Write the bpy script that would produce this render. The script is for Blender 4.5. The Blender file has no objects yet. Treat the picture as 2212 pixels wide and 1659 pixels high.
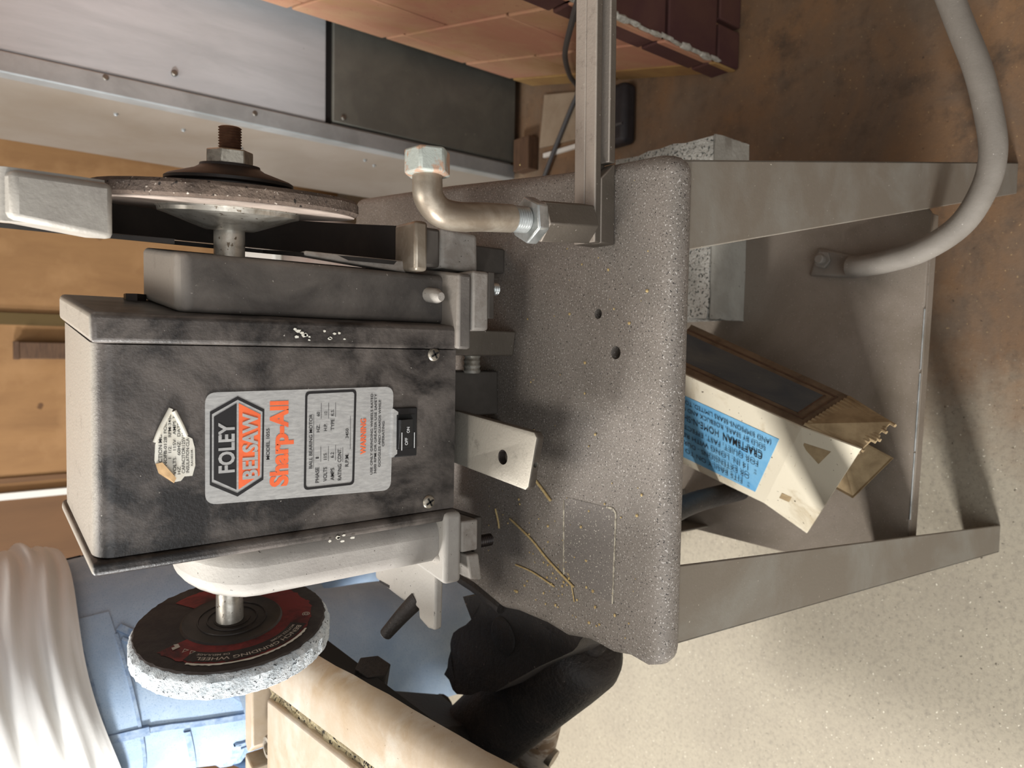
import bpy, bmesh, math, random
from mathutils import Vector, Matrix
R = random.Random(7)
V = Vector
S = bpy.context.scene
COL = S.collection

# ------------------------------------------------------------------ camera
cam_d = bpy.data.cameras.new('camera')
cam = bpy.data.objects.new('camera', cam_d)
COL.objects.link(cam)
cam_d.sensor_fit = 'HORIZONTAL'
cam_d.sensor_width = 36.0
cam_d.lens = 1560.0 / 2212.0 * 36.0
cam_d.clip_start = 0.02
cam.matrix_world = Matrix(((0.0172, 0.9988, 0.0467, 0), (-0.6258, 0.0472, -0.7786, 0),
                           (-0.7798, -0.0158, 0.6258, 1.22), (0, 0, 0, 1)))
cam.rotation_mode = 'QUATERNION'
cam_d.dof.use_dof = True
cam_d.dof.focus_distance = 0.62
cam_d.dof.aperture_fstop = 9.0
S.camera = cam

# ------------------------------------------------------------------ light, exposure
S.view_settings.view_transform = 'Standard'
S.view_settings.look = 'None'
S.view_settings.gamma = 1.0
S.view_settings.use_curve_mapping = False
S.view_settings.exposure = 0.0
w = bpy.data.worlds.new('world'); S.world = w
w.use_nodes = True
bgn = w.node_tree.nodes['Background']
bgn.inputs[0].default_value = (1.0, 0.985, 0.965, 1)
bgn.inputs[1].default_value = 0.235

def area(name, loc, target, size, power, color, size_y=None):
    d = bpy.data.lights.new(name, 'AREA'); d.energy = power; d.color = color
    d.shape = 'RECTANGLE'; d.size = size; d.size_y = size_y or size
    o = bpy.data.objects.new(name, d); COL.objects.link(o)
    o.location = loc
    o.rotation_euler = (V(target) - V(loc)).to_track_quat('-Z', 'Y').to_euler()
    return o
# lamp high on the left, added soft fill light behind the camera, ceiling tube
area('shop_lamp', (-1.75, 1.45, 2.3), (-.05, .6, .75), 0.45, 66, (1.0, 0.98, 0.95))
area('left_doorway', (-2.3, -0.15, 1.55), (0, .5, .4), 0.42, 96, (1.0, 0.99, 0.97))
area('front_fill', (-1.0, -2.0, 1.9), (-.1, .8, .6), 2.2, 36, (0.95, 0.98, 1.0))
area('ceiling_lamp', (-0.5, 0.7, 2.7), (0.1, .85, .4), 1.2, 22, (1.0, 0.95, 0.88), 0.4)

# ------------------------------------------------------------------ helpers
def lin(c):
    if isinstance(c, str):
        c = tuple(int(c[i:i+2], 16) / 255 for i in (0, 2, 4))
    return tuple((x / 12.92 if x <= .04045 else ((x + .055) / 1.055) ** 2.4) for x in c) + (1,)

class NT:
    def __init__(self, name):
        self.m = bpy.data.materials.new(name); self.m.use_nodes = True
        self.t = self.m.node_tree; self.b = self.t.nodes['Principled BSDF']
        self.tc = self.t.nodes.new('ShaderNodeTexCoord')
    def n(self, ty, **k):
        x = self.t.nodes.new(ty)
        for a, v in k.items(): setattr(x, a, v)
        return x
    def l(self, a, b): self.t.links.new(a, b)
    def noise(self, scale, detail=4, rough=.6, stretch=None, dist=0):
        n = self.n('ShaderNodeTexNoise')
        n.inputs['Scale'].default_value = scale; n.inputs['Detail'].default_value = detail
        n.inputs['Roughness'].default_value = rough; n.inputs['Distortion'].default_value = dist
        if stretch:
            mp = self.n('ShaderNodeMapping'); mp.inputs['Scale'].default_value = stretch
            self.l(self.tc.outputs['Object'], mp.inputs[0]); self.l(mp.outputs[0], n.inputs[0])
        else: self.l(self.tc.outputs['Object'], n.inputs[0])
        return n.outputs[0]
    def ramp(self, src, a, b):
        r = self.n('ShaderNodeMapRange'); r.inputs[1].default_value = a; r.inputs[2].default_value = b
        self.l(src, r.inputs[0]); return r.outputs[0]
    def mix(self, fac, a, b):
        x = self.n('ShaderNodeMix', data_type='RGBA')
        if hasattr(fac, 'links'): self.l(fac, x.inputs[0])
        else: x.inputs[0].default_value = fac
        for s, i in ((a, 6), (b, 7)):
            if hasattr(s, 'links'): self.l(s, x.inputs[i])
            else: x.inputs[i].default_value = lin(s) if isinstance(s, str) else s
        return x.outputs[2]
    def mul(self, a, b, op='MULTIPLY'):
        x = self.n('ShaderNodeMath', operation=op)
        for s, i in ((a, 0), (b, 1)):
            if hasattr(s, 'links'): self.l(s, x.inputs[i])
            else: x.inputs[i].default_value = s
        return x.outputs[0]

def mat(name, c, rough=.6, metal=0, c2=None, s2=12, lo=.4, hi=.65, speck=None, bump=None,
        dust=None, stretch=None, spec=.5, noise2=None, upr=(.1, .9)):
    """c base, c2 patches by noise, speck=[(colour, scale, threshold)], dust=(colour, amount) settles on upward faces"""
    t = NT(name)
    col = t.mix(0, c, c)
    if c2: col = t.mix(t.ramp(t.noise(s2, 6, .65, stretch, .4), lo, hi), col, c2)
    if noise2: col = t.mix(t.ramp(t.noise(noise2[1], 5, .6), noise2[2], noise2[3]), col, noise2[0])
    if dust:
        g = t.n('ShaderNodeNewGeometry'); sp = t.n('ShaderNodeSeparateXYZ'); t.l(g.outputs['Normal'], sp.inputs[0])
        up = t.ramp(sp.outputs[2], upr[0], upr[1])
        nz = t.ramp(t.noise(60, 5, .7), .1, .42)
        col = t.mix(t.mul(t.mul(up, nz), dust[1]), col, dust[0])
    for q in (speck or []):
        col = t.mix(t.ramp(t.noise(q[1], 2, .5), q[2], q[2] + .04), col, q[0])
    t.l(col, t.b.inputs['Base Color'])
    t.b.inputs['Roughness'].default_value = rough
    t.b.inputs['Metallic'].default_value = metal
    t.b.inputs['Specular IOR Level'].default_value = spec
    if bump:
        b = t.n('ShaderNodeBump'); b.inputs['Strength'].default_value = bump[1]; b.inputs['Distance'].default_value = bump[2] if len(bump) > 2 else .001
        t.l(t.noise(bump[0], 4, .65, stretch), b.inputs['Height']); t.l(b.outputs[0], t.b.inputs['Normal'])
    return t.m

# ------------------------------------------------------------------ materials
DUST = 'a39a90'
M = {}
M['plate'] = mat('gritty_grey_steel', '837b73', .62, .0, '69625a', 5, .42, .7, [('b9b3ad', 620, .62), ('2a2624', 560, .63)], (520, .5, .0012), spec=.5)
M['leg'] = mat('brown_grey_steel', '7b7266', .5, .1, '8a867d', 9, .45, .7, [('c0b8a8', 400, .74)], (300, .12))
M['shelf'] = mat('dusty_shelf_steel', '877c70', .6, .0, '74695b', 7, .4, .65, [('6a6158', 500, .66), ('a49a90', 520, .68)], (400, .2))
M['black'] = mat('black_wrinkle_paint', '1f1c1b', .38, 0, '5f5853', 17, .40, .60, [('b9b2a8', 330, .76)], (480, .45, .0008), dust=('aaa398', 1.0), stretch=(1, 1, .8), upr=(.72, .985))
M['cast'] = mat('dusty_cast_iron', '4f4a46', .6, .1, '7b746d', 11, .38, .66, [('b5aea4', 380, .74)], (300, .35, .001), dust=(DUST, .9))
M['castL'] = mat('pale_dusty_casting', '96908a', .65, 0, 'b0aba4', 10, .35, .7, [('55504b', 300, .7)], (350, .3), dust=('b8b3aa', .6))
M['guard'] = mat('grey_hammered_guard', '8d8780', .5, .15, 'aaa59c', 20, .35, .7, None, (300, .3), dust=('bdb7ad', .6))
M['guardin'] = mat('shaded_guard_inside', '1c1917', .75, 0, '302b27', 12)  # interior shade of the guard put into a dark colour
M['steel'] = mat('bright_steel', 'c2bdb3', .32, .6, '8d8578', 60, .45, .7, [('6b5f50', 200, .66)], (200, .15))
M['dark_steel'] = mat('dark_oily_steel', '2a2422', .4, .5, '3d332e', 30)
M['rust'] = mat('rusty_thread', '7a5a45', .55, .6, '5b3f30', 60)
M['nut'] = mat('worn_nut_steel', 'b5ad9f', .4, .8, '70665a', 70, .45, .7, None, (200, .2))
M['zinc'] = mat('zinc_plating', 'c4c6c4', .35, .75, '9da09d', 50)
M['brownwheel'] = mat('brown_grit', '6f5f53', .9, 0, '4b3f37', 30, .4, .65, [('c9bcae', 330, .68), ('1f1814', 300, .66)], (330, .9, .002))
M['wheelside'] = mat('pale_wheel_side', 'b7a79b', .8, 0, '9c8d82', 40)
M['greygrit'] = mat('grey_white_grit', 'b7bfc4', .9, 0, 'd7dcdf', 120, .4, .6, [('50565a', 380, .63)], (380, 1.0, .0025))
M['wheeldark'] = mat('dark_dirty_wheel_face', '2a2220', .8, 0, '3b332e', 40, .4, .65, None, (250, .4))
M['red'] = mat('dirty_red_paper', '7d2825', .75, 0, '3d1917', 28, .42, .62, None)
M['flange'] = mat('dark_turned_flange', '2b2522', .5, .3, '3a322d', 60)
M['printwhite'] = mat('pale_print', 'b5a99b', .7)
M['alu'] = mat('brushed_aluminium', 'aeadab', .42, .35, 'c3c2bf', 90, .4, .65, None, (90, .12), stretch=(6, 1, 1.4))
M['ink'] = mat('black_ink', '1c1a1b', .5)
M['orange'] = mat('orange_ink', 'f0703f', .5, 0, 'e2633a', 60)
M['paper'] = mat('white_paper', 'dedbd0', .8, 0, 'cfc8b8', 60)
M['oldpaper'] = mat('yellowed_paper_back', 'b3936a', .8, 0, '8a6c48', 60)
M['plastic'] = mat('black_plastic', '1b1b1d', .35)
M['white'] = mat('white_print', 'd8d8d8', .6)
M['bar'] = mat('dusty_square_bar', '655c52', .6, .25, '574f45', 10, .4, .65, [('beb5aa', 380, .72)], (420, .35), dust=('b0a498', .9))
M['rod'] = mat('worn_bent_rod', '8f8272', .42, .6, 'b3a99a', 25, .45, .7, [('6a5646', 140, .71)], (200, .15))
M['rodhead'] = mat('chipped_painted_head', 'abb0a8', .6, .2, 'b0917b', 60, .5, .56, None, (200, .4))
M['post'] = mat('dark_grey_clamp', '57514b', .6, .2, '48423c', 14)
M['pad'] = mat('dusty_foot_pad', '9d968e', .7, 0, '8a8178', 60, .4, .6, [('4d4640', 300, .7)], (380, .5), dust=('bdb6ac', .7))
M['armbar'] = mat('dust_coated_bar', '5a524a', .55, .4, '6e655b', 30, .4, .6, None, (380, .4), dust=('bab3a6', 1.0))
M['pipe'] = mat('grey_pipe', '857e75', .75, 0, '766f66', 16, .4, .65, [('b0aaa2', 400, .72)], (420, .3))
M['sticker_ghost'] = mat('worn_decal_ghost', '77706a', .6, 0, '6a645f', 5, .42, .7, [('c9c2b4', 620, .64), ('2a2725', 560, .66)], (520, .4))
M['residue'] = mat('glue_edge', 'b9b19f', .7, 0, '857d70', 200, .45, .55)
M['straw'] = mat('dry_straw', 'c8b17f', .8, 0, 'a88d5c', 300)
M['cream'] = mat('stained_cream_card', 'd2c8b2', .85, 0, '9b845c', 14, .55, .8, [('4a3c28', 240, .71)], (160, .25))
M['printed'] = mat('dark_printed_card', '454a4f', .6, 0, '5b5c5a', 22, .4, .65, [('8b8272', 120, .74)], (90, .3), stretch=(1, .3, 1))
M['browncard'] = mat('brown_card_edge', '76624c', .85, 0, '5b4a38', 30, .4, .65, None, (120, .3))
M['flap'] = mat('bare_corrugated_card', 'a8926f', .85, 0, '8a7556', 30, .4, .65, None, (120, .4))
M['blue'] = mat('blue_label', '5f9cc4', .75, 0, '74aacb', 30, .4, .65, [('3f5f70', 200, .73)])
M['concrete'] = mat('rough_concrete', '8f8d85', .95, 0, 'aba8a0', 18, .4, .65, [('3f403c', 260, .58), ('c2c2bb', 320, .68)], (170, 1.0, .004))
M['concrete_face'] = mat('smooth_concrete_face', 'a39f95', .95, 0, '8d887e', 14, .4, .65, [('5c5b56', 170, .7)], (220, .5, .002))
M['vtan'] = mat('worn_tan_iron', 'ab9d8b', .5, .1, '98805f', 8, .42, .7, [('6d5a44', 260, .73)], (110, .25), noise2=('b8b1a5', 14, .5, .7))
M['vdark'] = mat('dark_rough_casting', '1d1917', .65, 0, '322a25', 14, .42, .7, [('6c6058', 220, .72)], (160, .7, .003))
M['grit'] = mat('grey_grit_dust', '7e7359', .95, 0, 'a89c7c', 60, .4, .6, [('1c1811', 230, .58)], (260, 1, .003))
M['vwhite'] = mat('flaking_white_paint', 'b9ada0', .7, 0, '7d6650', 26, .46, .58, [('2c2520', 70, .68)], (120, .3))
M['woodcut'] = mat('brown_end_grain', '6a5342', .8)
M['denim'] = mat('faded_denim', '9db4cf', .9, 0, 'b4c7da', 8, .4, .65, [('8ea6c4', 700, .6)], (420, .35), noise2=('8ea5c2', 5, .5, .75))
M['denimdark'] = mat('denim_seam', '7d94b4', .9, 0, '9fb2c8', 70, .4, .6, None, (300, .6))
M['thread'] = mat('tan_seam_thread', '9b8f86', .9)
M['cotton'] = mat('white_cotton', 'dededc', .9, 0, 'd8d8d6', 6, .4, .65, None, (300, .15))
M['skin'] = mat('skin', 'c08e72', .55, 0, 'b07c62', 30)
M['hair'] = mat('grey_brown_hair', '54463a', .6)
M['shoe'] = mat('brown_leather', '5a4030', .5)
M['cabfront'] = mat('blue_grey_painted_sheet', 'b4b9be', .5, .0, 'a6abb0', 4, .4, .65, [('6a6e72', 120, .75)], (300, .08), stretch=(6, 1, 1))
M['cabside'] = mat('warm_grey_sheet', '968f87', .5, .1, '8c8378', 4, .4, .65)
M['cabstrip'] = mat('light_corner_strip', 'a3a8ab', .4, .2, '8f9496', 10)
M['cabdark'] = mat('smoky_dark_panel', '5e5f5a', .5, 0, '6d6e67', 10, .4, .68, [('83847a', 110, .74)], (250, .1))
M['screw'] = mat('small_screw', '77746e', .4, .8)
M['void'] = mat('black_gap', '0b0a09', .9)
M['pier'] = mat('faded_red_block', 'b8836a', .9, 0, 'c09a76', 5, .4, .65, [('6e4030', 150, .72)], (180, .3), noise2=('b08a60', 6, .5, .7))
M['piery'] = mat('yellowed_red_block', 'a5834f', .9, 0, '8f6a42', 7, .4, .65, [('6e4030', 150, .72)], (180, .3))
M['maroon'] = mat('maroon_painted_block', '4c2c2b', .8, 0, '5a3a30', 6, .4, .65, None, (180, .3))
M['mortar'] = mat('tan_mortar', 'a98260', .95, 0, '8b6648', 30)
M['caulk'] = mat('white_flaking_caulk', 'c8c5bb', .95, 0, '9b968a', 80, .4, .6, None, (150, .8, .003))
M['cord'] = mat('grey_rubber_cord', '4b4a4b', .6)
M['rubber'] = mat('black_rubber', '232124', .6, 0, '2e2b2e', 30)
M['card'] = mat('dusty_beige_card', '9a8a76', .9, 0, '877662', 9, .4, .65)
M['wood'] = mat('dark_wood', '5d4532', .8, 0, '4a3526', 20, stretch=(1, 8, 8))
M['ply'] = mat('plywood_wall', '946f47', .8, 0, '83603c', 3, .38, .66, [('5d4026', 18, .72)], (90, .1), stretch=(3, 1, .7), noise2=('9d7850', 7, .5, .7))
M['plydark'] = mat('brown_board', '6b4c30', .8, 0, '5f432a', 3, stretch=(3, 1, .5))
M['brass'] = mat('dull_gold_strip', '5c4a28', .6, .3)
M['whitetrim'] = mat('white_trim', 'd6d4ce', .7)
M['tote'] = mat('pale_pink_plastic', 'b8a39a', .6, 0, 'c6bcb4', 5)
M['carton'] = mat('orange_brown_carton', '9b6e3f', .85, 0, '7f5a34', 10)

# floor: pale concrete with an old rusty stain spread under the right of the stand
def floor_mat():
    t = NT('stained_concrete_floor')
    base = t.mix(t.ramp(t.noise(5, 9, .7), .3, .75), '918878', 'a19885')
    base = t.mix(t.ramp(t.noise(120, 6, .75), .48, .72), base, '7d7568')
    base = t.mix(t.ramp(t.noise(150, 3, .6), .66, .72), base, '4f463a')
    base = t.mix(t.ramp(t.noise(210, 2, .5), .68, .74), base, 'd8d0bd')
    g = t.n('ShaderNodeSeparateXYZ'); t.l(t.tc.outputs['Object'], g.inputs[0])
    # stain edge: right of the line x = -0.13 + 0.3 (0.38 - y), ragged
    e = t.mul(g.outputs[0], t.mul(g.outputs[1], -.42), 'ADD')
    e = t.mul(e, t.mul(t.mul(t.noise(4, 6, .7), .5, 'SUBTRACT'), .5), 'ADD')
    st = t.ramp(e, -.36, -.12)
    brown = t.mix(t.ramp(t.noise(6, 8, .7, None, .6), .35, .65), '64503f', '7d5b3b')
    brown = t.mix(t.ramp(t.noise(13, 7, .7), .5, .68), brown, '4a3829')
    brown = t.mix(t.ramp(t.noise(3.2, 5, .6), .5, .7), brown, '736150')
    brown = t.mix(t.ramp(t.noise(190, 3, .6), .66, .74), brown, 'b89a6c')
    brown = t.mix(t.ramp(t.noise(120, 3, .6), .68, .74), brown, '2f2116')
    col = t.mix(t.mul(st, .93), base, brown)
    t.l(col, t.b.inputs['Base Color']); t.b.inputs['Roughness'].default_value = .75
    b = t.n('ShaderNodeBump'); b.inputs['Strength'].default_value = .25; b.inputs['Distance'].default_value = .002
    t.l(t.noise(160, 5, .7), b.inputs['Height']); t.l(b.outputs[0], t.b.inputs['Normal'])
    return t.m
M['floor'] = floor_mat()

# ------------------------------------------------------------------ mesh builders
def B(): return bmesh.new()
def hexa(bm, p):
    """8 corners: bottom ring of 4, top ring of 4"""
    v = [bm.verts.new(q) for q in p]
    for f in ((3, 2, 1, 0), (4, 5, 6, 7), (0, 1, 5, 4), (1, 2, 6, 5), (2, 3, 7, 6), (3, 0, 4, 7)):
        bm.faces.new([v[i] for i in f])
    return bm
def box(bm, x0, x1, y0, y1, z0, z1):
    return hexa(bm, [(x0, y0, z0), (x1, y0, z0), (x1, y1, z0), (x0, y1, z0),
                     (x0, y0, z1), (x1, y0, z1), (x1, y1, z1), (x0, y1, z1)])
def prism(bm, poly, f0, f1):
    """poly of 2D points; f0/f1 map a 2D point to the two end faces"""
    a = [bm.verts.new(f0(p)) for p in poly]; b = [bm.verts.new(f1(p)) for p in poly]
    n = len(poly)
    bm.faces.new(a[::-1]); bm.faces.new(b)
    for i in range(n): bm.faces.new((a[i], a[(i + 1) % n], b[(i + 1) % n], b[i]))
    bmesh.ops.recalc_face_normals(bm, faces=bm.faces)
    return bm
def zprism(bm, poly, z0, z1): return prism(bm, poly, lambda p: (p[0], p[1], z0), lambda p: (p[0], p[1], z1))
def xprism(bm, poly, x0, x1): return prism(bm, poly, lambda p: (x0, p[0], p[1]), lambda p: (x1, p[0], p[1]))
def yprism(bm, poly, y0, y1): return prism(bm, poly, lambda p: (p[0], y0, p[1]), lambda p: (p[0], y1, p[1]))
def frame(d):
    d = V(d).normalized(); a = V((0, 0, 1)) if abs(d.z) < .9 else V((0, 1, 0))
    u = d.cross(a).normalized(); return d, u, d.cross(u).normalized()
def lathe(bm, o, d, prof, seg=32, jit=0, phase=0):
    """prof: (distance along d, radius)"""
    d, u, w_ = frame(d); o = V(o); rings = []
    for t, r in prof:
        ring = []
        for i in range(seg):
            a = 2 * math.pi * i / seg + phase
            rr = r + (R.uniform(-jit, jit) if jit else 0)
            ring.append(bm.verts.new(o + d * t + (u * math.cos(a) + w_ * math.sin(a)) * max(rr, 1e-5)))
        rings.append(ring)
    for A, Bq in zip(rings, rings[1:]):
        for i in range(seg): bm.faces.new((A[i], A[(i + 1) % seg], Bq[(i + 1) % seg], Bq[i]))
    bm.faces.new(rings[0][::-1]); bm.faces.new(rings[-1])
    bmesh.ops.recalc_face_normals(bm, faces=bm.faces)
    return bm
def cyl(bm, a, b, r, r2=None, seg=24, phase=0):
    a, b = V(a), V(b)
    return lathe(bm, a, b - a, [(0, r), ((b - a).length, r if r2 is None else r2)], seg, 0, phase)
def hexnut(bm, a, b, r, phase=0): return cyl(bm, a, b, r, None, 6, phase)
def thread(bm, a, b, r, pitch=.002, seg=24):
    a, b = V(a), V(b); L = (b - a).length; n = max(2, int(L / pitch)); pr = []
    for i in range(n):
        pr += [(L * i / n, r * .87), (L * (i + .5) / n, r)]
    pr.append((L, r * .8))
    return lathe(bm, a, b - a, pr, seg)
def smooth_path(pts, k=8):
    pts = [V(p) for p in pts]; out = []
    P = [pts[0] * 2 - pts[1]] + pts + [pts[-1] * 2 - pts[-2]]
    for i in range(1, len(P) - 2):
        for j in range(k):
            t = j / k; a, b, c, d = P[i-1], P[i], P[i+1], P[i+2]
            out.append(.5 * ((2*b) + (c-a)*t + (2*a-5*b+4*c-d)*t*t + (3*b-a-3*c+d)*t**3))
    out.append(pts[-1]); return out
def tube(bm, pts, r, seg=16, k=8, rs=None):
    P = smooth_path(pts, k) if k > 1 else [V(p) for p in pts]
    prev = None; rings = []
    for i, p in enumerate(P):
        d = (P[min(i+1, len(P)-1)] - P[max(i-1, 0)]).normalized()
        if prev is None: _, u, _w = frame(d)
        else: u = (prev - d * prev.dot(d)).normalized()
        prev = u; w_ = d.cross(u)
        rr = r if rs is None else rs[0] + (rs[1] - rs[0]) * i / (len(P) - 1)
        rings.append([bm.verts.new(p + (u * math.cos(2*math.pi*j/seg) + w_ * math.sin(2*math.pi*j/seg)) * rr) for j in range(seg)])
    for A, Bq in zip(rings, rings[1:]):
        for i in range(seg): bm.faces.new((A[i], A[(i+1) % seg], Bq[(i+1) % seg], Bq[i]))
    bm.faces.new(rings[0][::-1]); bm.faces.new(rings[-1])
    bmesh.ops.recalc_face_normals(bm, faces=bm.faces)
    return bm
BASE = {}
def tag(o, label=None, cat=None, group=None, kind=None):
    for k, v in (('label', label), ('category', cat), ('group', group), ('kind', kind)):
        if v: o[k] = v
    return o
def thing(name, label, cat, loc, group=None):
    o = bpy.data.objects.new(name, None); COL.objects.link(o); o.location = loc
    o.empty_display_size = .05
    BASE[o] = V(loc); return tag(o, label, cat, group)
def part(name, bm, m, parent=None, bevel=0, label=None, angle=35, loc=None, seg=2, subsurf=0, smooth=True):
    base = BASE[parent] if parent is not None else V(loc or (0, 0, 0))
    for v in bm.verts: v.co -= base
    me = bpy.data.meshes.new(name); bm.to_mesh(me); bm.free()
    o = bpy.data.objects.new(name, me); COL.objects.link(o)
    me.materials.append(M[m] if isinstance(m, str) else m)
    for p in me.polygons: p.use_smooth = smooth
    if smooth: me.set_sharp_from_angle(angle=math.radians(angle))
    if parent is not None: o.parent = parent
    else: o.location = base
    BASE[o] = base
    if bevel:
        b = o.modifiers.new('bevel', 'BEVEL'); b.width = bevel; b.segments = seg; b.limit_method = 'ANGLE'; b.angle_limit = math.radians(40)
        b.harden_normals = False
    if subsurf:
        s = o.modifiers.new('sub', 'SUBSURF'); s.levels = s.render_levels = subsurf
    if label: o['label'] = label
    return o
def bake(o):
    """apply the modifiers of o"""
    dg = bpy.context.evaluated_depsgraph_get(); dg.update()
    me = bpy.data.meshes.new_from_object(o.evaluated_get(dg)); me.name = o.name
    o.modifiers.clear(); o.data = me
    return o

# lettering: flat meshes from the built-in font, fitted to a box on a plane
def glyphs(txt, bold=0.0):
    c = bpy.data.curves.new('t', 'FONT'); c.body = txt; c.offset = bold; c.resolution_u = 3
    o = bpy.data.objects.new('t', c); COL.objects.link(o)
    dg = bpy.context.evaluated_depsgraph_get(); dg.update()
    me = bpy.data.meshes.new_from_object(o.evaluated_get(dg))
    vs = [v.co.copy() for v in me.vertices]; fs = [tuple(p.vertices) for p in me.polygons]
    bpy.data.objects.remove(o); bpy.data.curves.remove(c); bpy.data.meshes.remove(me)
    return vs, fs
def write(bm, txt, o, u, v, wid, hei=None, bold=.01, capref=.73):
    """o: left end of the baseline; u/v unit directions; text fitted to width wid and cap height hei"""
    vs, fs = glyphs(txt, bold)
    x0 = min(p.x for p in vs); x1 = max(p.x for p in vs)
    sx = wid / (x1 - x0); sy = (hei / capref) if hei else sx
    o, u, v = V(o), V(u), V(v)
    nv = [bm.verts.new(o + u * ((p.x - x0) * sx) + v * (p.y * sy)) for p in vs]
    for f in fs:
        try: bm.faces.new([nv[i] for i in f])
        except ValueError: pass
    return bm

# ================================================================== SETTING
def plain(name, x0, x1, y0, y1, z0, z1, m):
    return tag(part(name, box(B(), x0, x1, y0, y1, z0, z1), m), kind='structure')
plain('floor', -3.2, 2.6, -1.2, 2.7, -.06, 0, 'floor')
wb = plain('wall_back', -3.2, 2.6, 2.6, 2.7, 0, 2.6, 'ply')
plain('wall_right', 2.5, 2.6, -1.2, 2.6, 0, 2.6, 'ply')
plain('trim_1', -.467, -.447, 2.575, 2.599, 0, 2.4, 'whitetrim')
plain('trim_2', .05, .085, 2.585, 2.599, 0, 2.4, 'brass')
plain('trim_3', -1.7, -.468, 2.586, 2.599, 0, 2.3, 'plydark')
plain('trim_4', -.42, -.405, 2.592, 2.599, 0, 2.3, 'plydark')

# ================================================================== PIER of painted blocks
pier = thing('block_pier', 'red painted block pier with a maroon front and white caulked corner, top right', 'pier', (.60, 1.0, 0))
def pp(s, d, z):
    # s: 0..1 along the left face from the near corner to the far edge, d: depth into the pier
    a = V((.545, .844, 0)); b = V((.683, 1.455, 0)); n = V((1, 0, 0))
    q = a + (b - a) * s + n * d; return (q.x, q.y, z)
part('pier_core', hexa(B(), [pp(.012, .012, 0), (1.25, .858, 0), (1.25, 1.45, 0), pp(.99, .012, 0),
                       pp(.012, .012, 1.8), (1.25, .858, 1.8), (1.25, 1.45, 1.8), pp(.99, .012, 1.8)]), 'mortar', pier)
zc = [0.0, .07, .215, .43, .645, .86, 1.075, 1.29, 1.505, 1.72]
g = .004
for i in range(len(zc) - 1):
    z0, z1 = zc[i] + (g if i else 0), zc[i+1] - g
    cuts = [0, .0 + .58, 1.0] if i % 2 else [0, .29, .87, 1.0]
    if i == 0: cuts = [0, .5, 1.0]
    for a, b in zip(cuts, cuts[1:]):
        s0 = a + (.006 if a else 0); s1 = b - (.006 if b < 1 else 0)
        d0 = R.uniform(-.002, .001)
        part('brick', hexa(B(), [pp(s0, d0, z0), pp(s0, .06, z0), pp(s1, .06, z0), pp(s1, d0, z0),
                                 pp(s0, d0, z1), pp(s0, .06, z1), pp(s1, .06, z1), pp(s1, d0, z1)]),
             'piery' if i == 0 else 'pier', pier, bevel=.003)
    xs = [.5475, .75, 1.0, 1.25] if i % 2 else [.5475, .62, .87, 1.12, 1.25]
    for a, b in zip(xs, xs[1:]):
        part('brick', box(B(), a + (g if a > .56 else 0), b - g, .8365 + R.uniform(0, .002), .90, z0, z1), 'maroon', pier, bevel=.003)
bm = B()
for k in range(26):
    z = .06 + k * .028; r = R.uniform(.003, .0085)
    lathe(bm, (.5475 + R.uniform(-.002, .002), .8380, z), (0, 0, 1), [(0, r * .6), (.012, r), (.03, r * .7)], 7, .0015)
part('corner_caulk', bm, 'caulk', pier)

# ================================================================== GREY CABINET
cab = thing('metal_cabinet', 'tall grey sheet metal cabinet with a dark lower panel, beside the red pier', 'cabinet', (.75, 1.75, 0))
part('body', box(B(), .452, 1.6, 1.512, 2.0, .02, 1.75), 'cabside', cab, bevel=.004)
part('base_plinth', box(B(), .50, 1.55, 1.56, 1.95, 0, .02), 'void', cab)
part('front_panel', box(B(), .487, 1.6, 1.500, 1.512, .545, 1.75), 'cabfront', cab, bevel=.003)
part('lower_panel', box(B(), .492, 1.6, 1.498, 1.512, .02, .53), 'cabdark', cab, bevel=.003, label='dark smoky lower panel')
part('corner_strip', box(B(), .449, .4855, 1.4955, 1.53, .02, 1.75), 'cabstrip', cab, bevel=.003)
part('panel_gap', box(B(), .487, 1.6, 1.506, 1.511, .53, .545), 'void', cab)
for (x, z) in ((.478, .968), (.472, .70), (.472, .30), (.515, .852), (.505, .505)):
    part('screw', lathe(B(), (x, 1.499, z), (0, -1, 0), [(-.002, .006), (.003, .006), (.005, .004)], 12), 'screw', cab)
for (y, z) in ((1.62, .93), (1.64, .80), (1.70, .66), (1.60, .40), (1.63, .36)):
    part('screw', lathe(B(), (.451, y, z), (-1, 0, 0), [(-.002, .004), (.002, .004), (.004, .002)], 10), 'cabstrip', cab)
part('paint_scuff', xprism(B(), [(.46, .36), (.465, .352), (.512, .413), (.508, .42)], 0, .0005), 'cabside', cab) if False else None

# ================================================================== things on the floor at the back
o = tag(part('power_cord', tube(B(), [(.500, .70, .60), (.517, .774, .488), (.5366, .8613, .414), (.572, 1.0265, .279), (.5905, 1.1091, .2027), (.612, 1.205, .10), (.618, 1.25, .035), (.607, 1.2725, .0150), (.585, 1.29, .0148), (.5384, 1.3208, .0148), (.4892, 1.353, .0148), (.4567, 1.3727, .0148), (.38, 1.42, .0146)], .0055, 10, 6), 'cord', loc=(.5, 1.3, 0)),
        'thin grey power cord hanging against the red pier and running along the floor', 'cord')
ped = thing('foot_pedal', 'black rubber foot pedal on the floor behind the square bar', 'pedal', (.53, 1.13, 0))
part('pedal_body', box(B(), .458, .590, 1.095, 1.19, .0, .04), 'rubber', ped, bevel=.012, seg=3)
part('pedal_ridge', box(B(), .495, .500, 1.10, 1.185, .04, .043), 'cord', ped)
tag(part('cardboard_sheet', zprism(B(), [(.645, 1.40), (.515, 1.415), (.505, 1.20), (.58, 1.17), (.605, 1.20)], .0, .008), 'card', loc=(.58, 1.3, 0), bevel=.002),
    'flat beige card lying on the floor beside the red pier', 'cardboard')
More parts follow.
